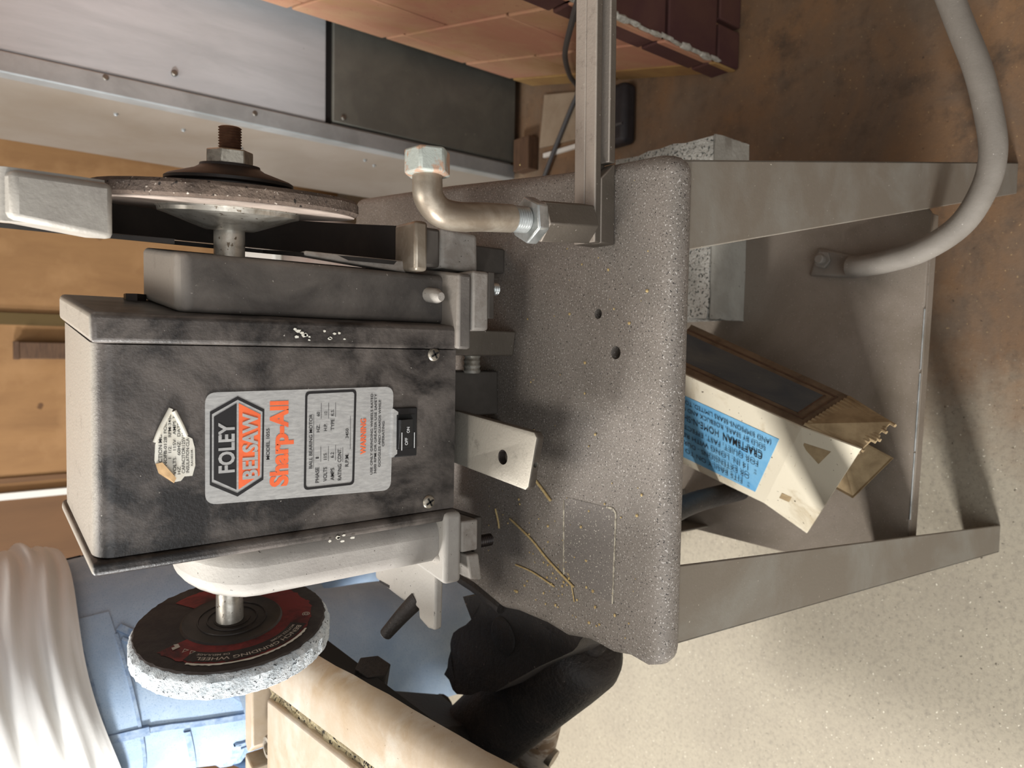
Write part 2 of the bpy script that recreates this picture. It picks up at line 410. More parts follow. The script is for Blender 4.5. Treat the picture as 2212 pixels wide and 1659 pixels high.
tag(part('white_strip', box(B(), .488, .498, 1.26, 1.40, 0, .007), 'whitetrim', loc=(.49, 1.33, 0)), 'narrow white strip on the floor beside the beige card', 'strip')
tag(part('wood_offcut', box(B(), .462, .545, 1.425, 1.485, 0, .035), 'wood', loc=(.5, 1.45, 0), bevel=.002), 'dark brown wood offcut on the floor in front of the grey cabinet', 'wood')
tt = thing('storage_tote', 'pale pinkish plastic tote standing on the floor behind the grinder', 'tote', (.27, 2.25, 0))
bm = B(); hexa(bm, [(.12, 2.1, 0), (.38, 2.1, 0), (.38, 2.4, 0), (.12, 2.4, 0), (.10, 2.08, .42), (.40, 2.08, .42), (.40, 2.42, .42), (.10, 2.42, .42)])
part('tote_body', bm, 'tote', tt, bevel=.01)
part('tote_lid', box(B(), .085, .415, 2.065, 2.435, .42, .45), 'whitetrim', tt, bevel=.008)
ct = thing('brown_carton', 'orange brown cardboard carton on the floor behind the person', 'carton', (-.86, 2.2, 0))
part('carton_body', box(B(), -1.02, -.70, 2.08, 2.45, 0, .30), 'carton', ct, bevel=.003)
part('carton_tape', box(B(), -.90, -.85, 2.078, 2.452, .2995, .3012), 'card', ct)
rk = thing('wire_rack', 'low black wire rack on the floor behind the person', 'rack', (-.9, 1.9, 0))
for k in range(6):
    part('wire', tube(B(), [(-1.06 + k * .055, 1.80, .005), (-1.06 + k * .055, 1.80, .10), (-1.06 + k * .055, 2.02, .10), (-1.06 + k * .055, 2.02, .005)], .005, 8, 1), 'rubber', rk)
for y, z in ((1.80, .10), (2.02, .10), (1.80, .05), (1.91, .10)):
    part('rail', cyl(B(), (-1.08, y, z), (-.76, y, z), .006, seg=8), 'rubber', rk)
ho = thing('wooden_block', 'small brown wooden block fixed to the plywood wall beside the dull gold strip', 'block', (-.025, 2.57, .95))
part('block_body', box(B(), -.05, .0, 2.55, 2.599, .84, 1.03), 'wood', ho, bevel=.003)
part('block_cap', box(B(), -.052, .002, 2.547, 2.58, 1.02, 1.034), 'wood', ho, bevel=.002)

# ================================================================== STAND
stand = thing('grinder_stand', 'brown grey sheet steel stand with angled legs carrying the bench grinder', 'stand', (-.04, .6, 0))
edge = [(-.262, .378), (.160, .378), (.1655, .40), (.168, .46), (.172, .52), (.192, .713), (.2115, .95), (.13, .955), (-.02, .80), (-.245, .722),
        (-.266, .69), (-.268, .65), (-.278, .60), (-.274, .575), (-.273, .53), (-.276, .50), (-.270, .47), (-.272, .44), (-.268, .42), (-.270, .40)]
tp = part('top_plate', zprism(B(), edge, .722, .75), 'plate', stand, bevel=.013, seg=4, angle=50)
bake(tp)
cut = part('cut', cyl(cyl(B(), (.0342, .4623, .70), (.0342, .4623, .78), .0046), (-.0006, .4397, .70), (-.0006, .4397, .78), .0058), 'void', stand)
bo = tp.modifiers.new('holes', 'BOOLEAN'); bo.object = cut; bo.solver = 'EXACT'
bake(tp); bpy.data.objects.remove(cut)
tp.data.set_sharp_from_angle(angle=math.radians(50))
part('decal_ghost', zprism(B(), [(-.1425, .502), (-.214, .500), (-.224, .436), (-.1425, .4345), (-.139, .438), (-.139, .498)], .7500, .7503), 'sticker_ghost', stand, smooth=False)
bm = B()
for p in ([(-.1425, .502), (-.18, .501), (-.214, .500)], [(-.1425, .4345), (-.17, .4348), (-.224, .436)], [(-.1425, .4345), (-.139, .438), (-.139, .446)]):
    for a, b in zip(p, p[1:]):
        d = (V(b) - V(a)).normalized(); n_ = V((-d.y, d.x)) * .0009
        bm = B(); zprism(bm, [tuple(V(a) + n_), tuple(V(a) - n_), tuple(V(b) - n_), tuple(V(b) + n_)], .7503, .7507)
        part('glue_edge', bm, 'residue', stand, smooth=False)
part('scorched_edge', tube(B(), [(-.254, .718, .740), (-.264, .685, .743), (-.268, .65, .744), (-.279, .605, .742)], .0075, 10, 6), 'vdark', stand, label='dark scorched rim at the back left corner')
def leg(ti, to, bi, bo_, yt, yb, zt, side, ret, label=None):
    """angle-section leg: front flange from inner to outer edge, return flange at the outer edge going back"""
    bm = B(); t = .003
    s = 1 if side > 0 else -1
    hexa(bm, [(bi, yb, 0), (bo_, yb, 0), (bo_, yb + t, 0), (bi, yb + t, 0), (ti, yt, zt), (to, yt, zt), (to, yt + t, zt), (ti, yt + t, zt)])
    hexa(bm, [(bo_, yb, 0), (bo_ - s * t, yb, 0), (bo_ - s * t, yb + ret * .65, 0), (bo_, yb + ret * .65, 0),
              (to, yt, zt), (to - s * t, yt, zt), (to - s * t, yt + ret, zt), (to, yt + ret, zt)])
    bmesh.ops.recalc_face_normals(bm, faces=bm.faces)
    return part('leg', bm, 'leg', stand, bevel=.0012)
leg(-.180, -.249, -.2445, -.2845, .384, .367, .74, -1, .065)
leg(.0831, .1586, .2375, .2815, .384, .367, .74, 1, .065)
leg(-.19, -.252, -.24, -.29, .71, .75, .735, -1, -.06)
leg(.12, .19, .20, .26, .93, .95, .735, 1, -.06)
bm = zprism(B(), [(-.2345, .3885), (.178, .3785), (.225, .41), (.245, .60), (.262, .86), (-.284, .76), (-.2865, .54), (-.262, .41)], .2535, .26)
hexa(bm, [(-.2345, .3885, .236), (.178, .3785, .236), (.178, .3815, .236), (-.2345, .3915, .236), (-.2345, .3885, .2535), (.178, .3785, .2535), (.178, .3815, .2535), (-.2345, .3915, .2535)])
part('shelf', bm, 'shelf', stand, bevel=.002)

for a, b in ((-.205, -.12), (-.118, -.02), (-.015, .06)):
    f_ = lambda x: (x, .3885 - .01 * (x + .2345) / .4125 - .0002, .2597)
    part('worn_lit_edge', cyl(B(), f_(a), f_(b), .0013, None, 8), 'zinc', stand, label='bright worn front edge of the shelf with its highlight painted in')  # bright strip adds the lit highlight along the worn shelf edge
# ================================================================== BENCH GRINDER
gr = thing('bench_grinder', 'black bench grinder with an aluminium name plate, a wheel on each side', 'grinder', (-.07, .64, .75))
def sh(bm, k=.13):
    for v in bm.verts: v.co.x += k * (v.co.y - .56)
    return bm
# sheet cover
prof = [(.56, .838), (.56, 1.1216)]
for i in range(1, 9):
    a = math.pi / 2 * i / 8
    prof.append((.573 - .013 * math.cos(a), 1.122 + .013 * math.sin(a)))
for i in range(1, 6):
    a = math.pi / 2 * i / 5
    prof.append((.69 + .01 * math.sin(a), 1.125 + .01 * math.cos(a)))
prof += [(.70, .838)]
part('motor_cover', sh(xprism(B(), prof, -.1492, -.0008)), 'black', gr, angle=40)
# end castings
def casting(x0, x1, xb, side, m, mb, lab=None):
    o = part('end_casting', sh(box(B(), min(x0, x1), max(x0, x1), .5565, .706, .836, 1.137)), m, gr, bevel=.004, seg=3, label=lab)
    yf = .578 if side > 0 else .563
    zt_ = 1.035 if side > 0 else 1.018
    poly = [(yf, .838), (yf, zt_)]
    for i in range(1, 12):
        a = math.pi * i / 12
        poly.append(((.695 + yf) / 2 - (.695 - yf) / 2 * math.cos(a), (1.035 if side > 0 else 1.018) + .050 * math.sin(a)))
    poly += [(.695, zt_), (.695, .838)]
    if side > 0: poly = [(yf, .838), (yf, 1.070), (yf + .006, 1.077), (.689, 1.077), (.695, 1.070), (.695, .838)]
    q = part('bearing_boss', sh(xprism(B(), poly, min(x1, xb) , max(x1, xb))), mb, gr, bevel=.015, seg=5)
    return o
casting(0, .0215, .0665, 1, 'black', 'cast')
casting(-.15, -.1605, -.2035, -1, 'black', 'castL')
part('foot', sh(box(B(), .001, .071, .5515, .71, .8265, .842)), 'cast', gr, bevel=.003)
part('foot', sh(box(B(), -.219, -.152, .553, .71, .833, .852)), 'castL', gr, bevel=.004)
part('foot_pad', box(B(), .018, .0745, .556, .60, .803, .8225), 'pad', gr, bevel=.003, label='pale dusty foot spacer')
part('foot_pad', box(B(), .03, .0745, .5555, .62, .797, .804), 'post', gr, bevel=.001)
part('foot_pad', box(B(), -.193, -.163, .556, .60, .812, .831), 'pad', gr, bevel=.002, label='pale dusty foot spacer')
part('foot_pad', hexa(B(), [(-.222, .552, .809), (-.196, .554, .812), (-.196, .61, .812), (-.222, .61, .809), (-.219, .552, .823), (-.196, .554, .826), (-.196, .61, .826), (-.219, .61, .823)]), 'pad', gr, bevel=.002)
part('foot_pad', box(B(), -.205, -.163, .562, .64, .803, .812), 'post', gr, bevel=.001)
part('foot_bolt', thread(B(), (.060, .571, .803), (.060, .571, .782), .0063, .0022), 'zinc', gr)
part('foot_bolt', thread(B(), (-.190, .571, .806), (-.190, .571, .785), .0063, .0022), 'dark_steel', gr)
for (x, z) in ((.048, .872), (-.198, .865)):
    part('casting_rib', sh(lathe(B(), (x, .60, z - .012), (0, -.86, -.12), [(0, .007), (.034, .007), (.040, .004)], 14)), 'pad', gr)
# mounting posts and bar under the grinder
part('mounting_post', hexa(B(), [(-.068, .607, .7503), (-.0225, .609, .7503), (-.0225, .66, .7503), (-.068, .66, .7503), (-.068, .607, .838), (-.0225, .609, .838), (-.0225, .66, .838), (-.068, .66, .838)]), 'post', gr, bevel=.0015)
part('mounting_post', hexa(B(), [(-.006, .583, .7503), (.0195, .579, .7503), (.0195, .66, .7503), (-.006, .66, .7503), (-.006, .588, .827), (.0195, .584, .827), (.0195, .66, .827), (-.006, .66, .827)]), 'bar', gr, bevel=.0015)
part('post_thread', thread(B(), (-.024, .598, .792), (-.004, .598, .792), .009, .0042), 'steel', gr)
part('cross_bar', box(B(), -.205, .06, .662, .70, .79, .836), 'post', gr, bevel=.002)
part('cross_bar_foot', box(B(), -.10, -.075, .60, .64, .7503, .811), 'post', gr, bevel=.002)
# flat bar pointing forward
fl = part('flat_bar', prism(B(), [(-.060, .645), (-.0605, .581), (-.0695, .466), (-.074, .4625), (-.118, .4725), (-.1212, .4765), (-.112, .586), (-.111, .645)],
        lambda p: (p[0], p[1], .8115), lambda p: (p[0], p[1], .8205)), 'armbar', gr, bevel=.0016, label='flat steel bar with a threaded hole, jutting out forward')
bake(fl)
c_ = part('cut', cyl(cyl(B(), (-.0963, .5085, .80), (-.0963, .5085, .83), .0068), (-.099, .45, .816), (-.097, .49, .816), .0026), 'void', gr)
bo = fl.modifiers.new('hole', 'BOOLEAN'); bo.object = c_; bo.solver = 'EXACT'; bake(fl); bpy.data.objects.remove(c_)
fl.data.set_sharp_from_angle(angle=math.radians(30))
bm = B()
for k in range(5):
    zz = .8125 + k * .0016
    lathe(bm, (-.0963, .5085, zz), (0, 0, 1), [(0, .0068), (.0008, .0060), (.0014, .0068)], 24)
for f in list(bm.faces):
    if len(f.verts) > 4: bm.faces.remove(f)
part('hole_thread', bm, 'dark_steel', fl)
# arbor shafts, wheels, flanges
SC = V((0, .63, 1.0225))
def lx(x0, prof, seg=64, jit=0, side=1):
    return lathe(B(), (x0, SC.y, SC.z), (side, 0, 0), prof, seg, jit)
part('arbor_shaft', lx(.055, [(0, .0125), (.044, .0125), (.044, .0118), (.10, .0095), (.104, .0095)], 32), 'steel', gr)
rd = V((.9935, -.108, .034)).normalized()
RW = V((.096, SC.y - .002, SC.z))
def lr(x, prof, seg=64, jit=0): return lathe(B(), RW + rd * (x - .096), rd, prof, seg, jit)
part('shaft_thread', thread(B(), RW + rd * .052, RW + rd * .0845, .0093, .0021, 32), 'rust', gr, label='rusty threaded shaft end')
part('inner_flange', lr(.0965, [(0, .019), (.001, .0225), (.011, .050), (.0125, .0555), (.0155, .0560), (.0165, .057), (.0175, .057)], 64), 'steel', gr)
part('grinding_wheel', lr(.114, [(0, .03), (.0005, .1025), (.003, .105), (.010, .105), (.0128, .1025), (.0135, .03)], 96, .0004), 'brownwheel', gr, label='brown gritty grinding wheel seen edge on')
part('wheel_washer', lr(.1135, [(0, .03), (0, .1018), (.0008, .1018), (.0008, .03)], 96), 'wheelside', gr)
part('outer_flange', lr(.1272, [(0, .0540), (.003, .0540), (.0031, .046), (.006, .046), (.0062, .0485), (.0075, .0505), (.0098, .0505), (.0115, .048), (.018, .028), (.0205, .024), (.0225, .0235), (.023, .018)], 64), 'flange', gr)
part('arbor_nut', hexnut(B(), RW + rd * .0535, RW + rd * .0655, .0185, .35), 'nut', gr, bevel=.0012)
# left wheel, turned a little towards the front
part('arbor_shaft', lathe(B(), (-.195, SC.y, SC.z), (-1, 0, 0), [(0, .0112), (.0475, .0112), (.049, .0098), (.075, .0098)], 32), 'steel', gr)
LW = V((-.2350, .630, 1.0205))
ld = V((-.985, .135, -.085)).normalized()
def ll(o, prof, seg=96, jit=0): return lathe(B(), LW + ld * o, ld, prof, seg, jit)
lwheel = part('grinding_wheel', ll(.004, [(0, .03), (.0, .0765), (.002, .0795), (.005, .0815), (.019, .0815), (.021, .079), (.0215, .03)], 150, .0007), 'greygrit', gr, label='pale grey grinding wheel with a torn red label')
part('wheel_face', ll(.0025, [(0, .02), (0, .0770), (.0016, .0780), (.0016, .02)], 120, .0008), 'wheeldark', gr)
# torn red paper label: a ring with ragged edges, broken at the top
fu = V((0, -1, 0)); fu = (fu - ld * fu.dot(ld)).normalized(); fv = ld.cross(fu).normalized()
if fv.z < 0: fv = -fv
def LP(a, r, o=0.0): # clock angle: 0 at top, growing clockwise seen from the grinder (towards the back)
    return LW + ld * o + (fv * math.cos(a) - fu * math.sin(a)) * r
bm = B()
def ring_piece(bm, a0, a1, r0, r1, o, n=40, j=.0012):
    pr = None
    for i in range(n + 1):
        a = a0 + (a1 - a0) * i / n
        p = (bm.verts.new(LP(a, r0, o)), bm.verts.new(LP(a, r1 + R.uniform(-j, j), o)))
        if pr: bm.faces.new((pr[0], p[0], p[1], pr[1]))
        pr = p
rad = math.radians
ring_piece(bm, rad(185), rad(345), .030, .0665, .0020, 60)
ring_piece(bm, rad(60), rad(185), .030, .064, .0020, 40)
part('paper_label', bm, 'red', gr, smooth=False, label='torn dirty red paper label')
rl = bpy.data.objects['paper_label']
bm = B(); ring_piece(bm, rad(228), rad(318), .0668, .0690, .0019, 40, .0006)
part('torn_edge', bm, 'paper', rl, smooth=False)
bm = B(); ring_piece(bm, rad(222), rad(322), .0515, .0650, .0017, 50, .0008)
part('text_band', bm, 'wheeldark', rl, smooth=False)
def arc_text(bm, txt, a0, a1, r, h, o):
    vs, fs = glyphs(txt, .012); x0 = min(p.x for p in vs); x1 = max(p.x for p in vs); sy = h / .73
    nv = [bm.verts.new(LP(a0 + (a1 - a0) * (p.x - x0) / (x1 - x0), r + p.y * sy, o)) for p in vs]
    for f in fs:
        try: bm.faces.new([nv[i] for i in f])
        except ValueError: pass
bm = B()
arc_text(bm, 'BENCH GRINDING WHEEL', rad(226), rad(314), .0590, .0042, .0014)
arc_text(bm, 'MOTTEZ HOME', rad(226), rad(256), .0545, .0024, .0014)
arc_text(bm, 'DE MEULAGE', rad(290), rad(316), .0545, .0024, .0014)
arc_text(bm, '@', rad(205), rad(211), .060, .005, .0014)
for a in (322, 329): # two small warning triangles and a pale pictogram
    q = [LP(rad(a - 2.6), .052, .0014), LP(rad(a + 2.6), .052, .0014), LP(rad(a), .0572, .0014)]
    for i in range(3):
        A, Bq = q[i], q[(i + 1) % 3]; cc = (q[0] + q[1] + q[2]) / 3
        bm.faces.new([bm.verts.new(x) for x in (A, Bq, Bq.lerp(cc, .35), A.lerp(cc, .35))])
bm.faces.new([bm.verts.new(LP(rad(a), r, .0014)) for a, r in ((337, .052), (338, .058), (342, .0565), (341, .054), (345, .053), (343, .050))])
part('lettering', bm, 'printwhite', rl, smooth=False)
part('inner_flange', ll(.0012, [(-.0005, .012), (-.0005, .015), (0, .015), (0, .0195), (-.0009, .0198), (-.0009, .0206), (0, .0209), (0, .027), (-.0009, .0273), (-.0009, .0282), (0, .0285), (0, .0385), (-.0006, .040), (.0012, .0418), (.0025, .0418)], 72), 'flange', gr)
part('outer_flange', ll(.0275, [(0, .0418), (.004, .041), (.007, .025), (.009, .02)], 48), 'flange', gr)
part('arbor_nut', hexnut(B(), LW + ld * .036, LW + ld * .047, .0175), 'nut', gr, bevel=.001)

# guard round the right wheel
gpath = [(.556, 1.1275), (.555, 1.145), (.556, 1.176), (.560, 1.187), (.58, 1.196), (.66, 1.203), (.73, 1.185), (.785, 1.14), (.815, 1.08), (.82, 1.01), (.805, .955), (.77, .915), (.70, .885), (.60, .868)]
def gx(y): # left and right edge of the channel at depth y
    a = .0755 + .13 * max(0, y - .56); return a, a + .034
gp = smooth_path([(0, y, z) for y, z in gpath], 4)
bm = B(); prev = None; n_ = len(gp)
for i, p in enumerate(gp):
    d = (gp[min(i+1, n_-1)] - gp[max(i-1, 0)]).normalized(); nin = V((0, d.z, -d.y)) # inward
    a, b = gx(p.y); q = p + nin * .007
    cur = [bm.verts.new((a, p.y, p.z)), bm.verts.new((b, p.y, p.z)), bm.verts.new((b, q.y, q.z)), bm.verts.new((a, q.y, q.z))]
    if prev:
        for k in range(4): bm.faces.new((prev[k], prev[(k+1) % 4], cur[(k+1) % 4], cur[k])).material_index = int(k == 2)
    else: bm.faces.new(cur[::-1])
    prev = cur
bm.faces.new(prev); bmesh.ops.recalc_face_normals(bm, faces=bm.faces)
part('wheel_guard', bm, 'guard', gr, angle=45, bevel=.0025, label='grey hammered guard curling behind the brown wheel')
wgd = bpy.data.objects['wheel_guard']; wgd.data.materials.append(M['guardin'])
part('hood_block', hexa(B(), [(.069, .548, 1.1235), (.1065, .548, 1.1235), (.112, .60, 1.130), (.075, .60, 1.130), (.076, .5475, 1.180), (.1065, .5475, 1.180), (.112, .60, 1.196), (.082, .60, 1.196)]), 'guard', wgd, bevel=.004)
side = [(.600, 1.119), (.592, 1.075), (.655, 1.06), (.655, .985), (.594, .972), (.586, .90), (.590, .874), (.64, .874), (.70, .889), (.77, .919), (.803, .957), (.817, 1.01), (.812, 1.08), (.78, 1.14), (.73, 1.182), (.66, 1.199)]
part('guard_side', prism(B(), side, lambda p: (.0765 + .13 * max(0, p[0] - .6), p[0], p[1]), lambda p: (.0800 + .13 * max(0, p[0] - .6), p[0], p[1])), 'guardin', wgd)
part('guard_rim', hexa(B(), [(.0700, .586, .876), (.0810, .588, .876), (.0810, .602, .876), (.070, .602, .876), (.0775, .592, .972), (.0815, .592, .972), (.0815, .606, .972), (.0775, .606, .972)]), 'pad', wgd, bevel=.0015)
part('guard_lip', box(B(), .0705, .1155, .566, .604, .866, .8795), 'rod', wgd, bevel=.003, label='rusty tan lip at the lower end of the guard')
part('guard_bracket', box(B(), .076, .1125, .576, .62, .846, .866), 'post', gr, bevel=.003)
part('guard_bracket', hexa(B(), [(.074, .574, .803), (.112, .576, .803), (.112, .64, .803), (.074, .64, .803), (.078, .582, .842), (.116, .582, .842), (.116, .64, .842), (.078, .64, .842)]), 'pad', gr, bevel=.004, seg=3)
part('bracket_post', box(B(), .080, .106, .60, .64, .7503, .804), 'post', gr, bevel=.002)

# left tool rest
tr = part('tool_rest', zprism(B(), [(-.205, .578), (-.205, .700), (-.2285, .703), (-.2520, .700), (-.2575, .664), (-.2600, .640), (-.2570, .622), (-.2600, .610), (-.2690, .609), (-.2740, .592), (-.2725, .580)], .836, .845), 'castL', gr, bevel=.0025, seg=2, label='pale dusty left tool rest plate')
part('rest_slot', zprism(B(), [(-.2515, .668), (-.2545, .668), (-.2535, .690), (-.2515, .690)], .845, .8453), 'vdark', tr, smooth=False)
part('rest_bracket', box(B(), -.235, -.205, .60, .68, .80, .837), 'post', gr, bevel=.002)
part('dressing_pin', tube(B(), [(-.252, .619, .838), (-.2735, .636, .848), (-.297, .655, .856)], .0082, 14, 5, rs=(.0092, .0068)), 'vdark', tr, label='dark rough pin through the tool rest')
part('pin_tip', lathe(B(), (-.2945, .653, .8552), (-.78, .6, .25), [(0, .0066), (.004, .0062), (.0055, .003)], 14), 'white', tr)

# name plate -------------------------------------------------------------
YP = .56
def panel_pts(poly, off): return [(x, YP - off, z) for x, z in poly]
def rrect(c, r, n=6):
    """rounded quad through 4 corners (x,z), clockwise"""
    out = []
    for i in range(4):
        a, p, b = V(c[i-1]), V(c[i]), V(c[(i+1) % 4])
        u = (a - p).normalized() * r; w_ = (b - p).normalized() * r
        for k in range(n + 1):
            t = k / n; out.append(tuple(p + u * (1-t)**2 + w_ * t**2))
    return out
def flat(bm, poly, off): bm.faces.new([bm.verts.new(q) for q in panel_pts(poly, off)]); return bm
def band(bm, outer, inner, off):
    a = [bm.verts.new(q) for q in panel_pts(outer, off)]; b = [bm.verts.new(q) for q in panel_pts(inner, off)]
    n = len(a)
    for i in range(n): bm.faces.new((a[i], a[(i+1) % n], b[(i+1) % n], b[i]))
    return bm
ux, uz = V((1, 0, 0)), V((0, 0, 1))
NP = [(-.0353, 1.0624), (-.0336, .9040), (-.1252, .9058), (-.1194, 1.0624)]
npl = part('name_plate', yprism(B(), rrect(NP, .0085), YP - .0008, YP + .0005), 'alu', gr, smooth=False, label='scratched aluminium name plate with black and orange print')
hexo = [(-.0386, 1.0387), (-.0493, 1.0183), (-.1046, 1.0190), (-.1157, 1.0389), (-.1047, 1.0593), (-.0497, 1.0591)]
def inset(poly, k):
    c = V((sum(p[0] for p in poly) / len(poly), sum(p[1] for p in poly) / len(poly)))
    return [tuple(c + (V(p) - c) * k) for p in poly]
ink = B(); org = B(); org2 = B(); org3 = B(); pale = B(); pale2 = B()
band(ink, hexo, inset(hexo, .93), .0011)
h2 = inset(hexo, .86)
flat(ink, [h2[0], (h2[0][0], h2[0][1] + .0008), h2[5], h2[4], (h2[3][0], h2[3][1] + .0008)][1:], .0011)
flat(org, [(h2[0][0], h2[0][1] - .0008), (h2[3][0], h2[3][1] - .0008), h2[2], h2[1]], .0011)
write(pale, 'FOLEY', (-.0965, YP - .0015, 1.0416), ux, uz, .0383, .0118, .03)
write(pale2, 'BELSAW', (-.1030, YP - .0015, 1.0240), ux, uz, .0512, .0115, .035)
write(ink, 'MODEL 1055', (-.0892, YP - .0011, 1.0141), ux, uz, .0246, .0028, .012)
write(org2, 'Sharp-All', (-.1114, YP - .0011, .9998), ux, uz, .0682, .0142, .045)
tb = [(-.0362, .9850), (-.0352, .9397), (-.1166, .9413), (-.1166, .9860)]
band(ink, rrect(tb, .004), rrect([(-.0383, .9832), (-.0374, .9417), (-.1146, .9432), (-.1146, .9841)], .0028), .0011)
for t, x, z, wd, hh in (('BALL BEARING MOTOR', -.0994, .9788, .0446, .0030), ('PHASE', -.1116, .9729, .0127, .0034), ('1', -.0916, .9731, .0010, .0030),
        ('HZ.', -.0699, .9725, .0062, .0030), ('60', -.0569, .9725, .0036, .0028), ('VOLTS', -.1113, .9660, .0118, .0034), ('115', -.0932, .9662, .0052, .0030),
        ('H.P.', -.0693, .9661, .0062, .0030), ('1/2', -.0560, .9661, .0028, .0026), ('AMPS', -.1110, .9596, .0103, .0034), ('6.2', -.0921, .9600, .0046, .0030),
        ('TYPE', -.0690, .9598, .0092, .0032), ('K.S.', -.0570, .9601, .0052, .0028), ('RATING', -.1116, .9531, .0135, .0034), ('CONT.', -.0962, .9533, .0115, .0034),
        ('R.P.M.', -.1006, .9466, .0108, .0034), ('3450', -.0765, .9468, .0082, .0028),
        ('USE ONLY GRINDING WHEELS RATED', -.1095, .9240, .0700, .0024), ('3600 RPM OR GREATER USE SAFETY', -.1092, .9204, .0696, .0024),
        ('GOGGLES AND GUARDS WHILE', -.1036, .9164, .0585, .0024), ('OPERATING', -.0858, .9128, .0218, .0024)):
    write(ink, t, (x, YP - .0011, z), ux, uz, wd, hh, .008)
write(org3, 'WARNING', (-.0913, YP - .0011, .9307), ux, uz, .0306, .0052, .03)
for x0, x1, z in ((-.0994, -.0548, .9776), (-.0945, -.0820, .9713), (-.0590, -.0460, .9711), (-.0945, -.0820, .9646), (-.0590, -.0460, .9646), (-.0945, -.0815, .9583), (-.0580, -.0460, .9585),
        (-.0962, -.0840, .9518), (-.0860, -.0580, .9450)):
    flat(ink, [(x0, z), (x1, z), (x1, z + .0003), (x0, z + .0003)], .0011)
part('lettering', ink, 'ink', npl, smooth=False, label='black printed lettering and hexagon emblem outline')
part('emblem', org, 'orange', npl, smooth=False, label='orange lower half of the hexagon emblem')
part('lettering', org2, 'orange', npl, smooth=False, label='orange printed lettering')
part('lettering', org3, 'orange', npl, smooth=False, label='orange printed lettering')
part('lettering', pale, 'alu', npl, smooth=False)
part('lettering', pale2, 'alu', npl, smooth=False)
part('side_nut', hexnut(B(), (.030, .68, 1.085), (.042, .68, 1.085), .009), 'dark_steel', gr)
# torn paper sticker
st = [(-.0470, 1.0860), (-.0600, 1.0925), (-.0720, 1.0965), (-.0830, 1.0970), (-.0920, 1.0945), (-.0975, 1.0880), (-.1000, 1.0845), (-.0995, 1.0795), (-.0965, 1.0770), (-.0965, 1.0715), (-.0890, 1.0695), (-.0760, 1.0698), (-.0690, 1.0715), (-.0660, 1.0765), (-.0600, 1.0785), (-.0520, 1.0820)]
pst = part('paper_sticker', yprism(B(), st, YP - .0009, YP + .0003), 'paper', gr, smooth=False, label='torn curled white rating sticker')
bm = B()
for t, x, z, wd, hh in (('DUCTION MO', -.0905, 1.0922, .0260, .0026), ('EL NOFB-0128  FOLE', -.0930, 1.0890, .0385, .0022), ('1  1/2      RPM 3450', -.0825, 1.0860, .0320, .0022),
        ('VOLTS    115V   AMPS 7', -.0945, 1.0828, .0425, .0023), ('HZ       60HZ   DATE', -.0945, 1.0798, .0380, .0023), ('CAPACITOR:125V10', -.0940, 1.0767, .0300, .0024), ('INSULATION CLA', -.0940, 1.0738, .0255, .0024), ('KA10033R', -.0890, 1.0712, .0120, .0016)):
    write(bm, t, (x, YP - .0013, z), ux, uz, wd, hh, .006)
part('lettering', bm, 'ink', pst, smooth=False)
part('curled_edge', tube(B(), [(-.0462, YP - .0016, 1.0862), (-.060, YP - .002, 1.0931), (-.070, YP - .0012, 1.0968)], .0016, 10, 4), 'paper', pst)
part('curled_edge', tube(B(), [(-.0480, YP - .0020, 1.0842), (-.058, YP - .0022, 1.0795), (-.0665, YP - .0014, 1.0760)], .0017, 10, 4), 'paper', pst)
part('curled_edge', hexa(B(), [(-.0855, YP - .001, 1.0965), (-.0925, YP - .001, 1.0945), (-.1005, YP - .001, 1.0845), (-.0965, YP - .001, 1.0860), (-.0845, YP - .0035, 1.0925), (-.0915, YP - .003, 1.0925), (-.1000, YP - .003, 1.0845), (-.0965, YP - .0045, 1.0835)]), 'oldpaper', pst)
# switch
sw = part('power_switch', box(B(), -.0962, -.0524, YP - .003, YP + .001, .8808, .9045), 'plastic', gr, bevel=.001, label='black on and off rocker switch')
part('switch_well', box(B(), -.0895, -.0585, YP - .0034, YP - .0028, .8838, .9020), 'void', sw)
part('rocker', hexa(B(), [(-.0885, YP - .003, .8845), (-.0625, YP - .003, .8845), (-.0625, YP - .002, .8845), (-.0885, YP - .002, .8845),
     (-.0885, YP - .0048, .9010), (-.0625, YP - .0095, .9010), (-.0625, YP - .002, .9010), (-.0885, YP - .002, .9010)]), 'plastic', sw, bevel=.0006)
part('switch_tab', yprism(B(), [(-.0960, .9060), (-.0530, .9050), (-.0560, .9005), (-.0930, .9012)], YP - .0033, YP - .0005), 'alu', sw, smooth=False)
bm = B()
write(bm, 'OFF', (-.0855, YP - .0058, .8920), ux, uz, .0065, .0030, .008)
write(bm, 'ON', (-.0745, YP - .0079, .8915), ux, uz, .0052, .0030, .008)
flat(bm, [(-.0892, .9004), (-.0735, .9004), (-.0735, .9012), (-.0892, .9012)], .0106); flat(bm, [(-.0890, .8836), (-.0750, .8836), (-.0750, .8843), (-.0890, .8843)], .0036)
part('lettering', bm, 'white', sw, smooth=False)
for (x, z) in ((-.0050, .8625), (-.1405, .8660)):
    s_ = part('cover_screw', lathe(B(), (x, YP + .001, z), (0, -1, 0), [(0, .0062), (.0018, .0062), (.003, .0052), (.0036, .003)], 24), 'nut', gr)
    bm = B()
    for a in (.5, 2.07):
        d = V((math.cos(a), 0, math.sin(a))); p = V((-d.z, 0, d.x)); c_ = V((x, YP - .0032, z))
        bm.faces.new([bm.verts.new(c_ + d * .0042 * i + p * .0008 * j) for i, j in ((-1, -1), (1, -1), (1, 1), (-1, 1))])
    part('screw_slot', bm, 'void', s_, smooth=False)
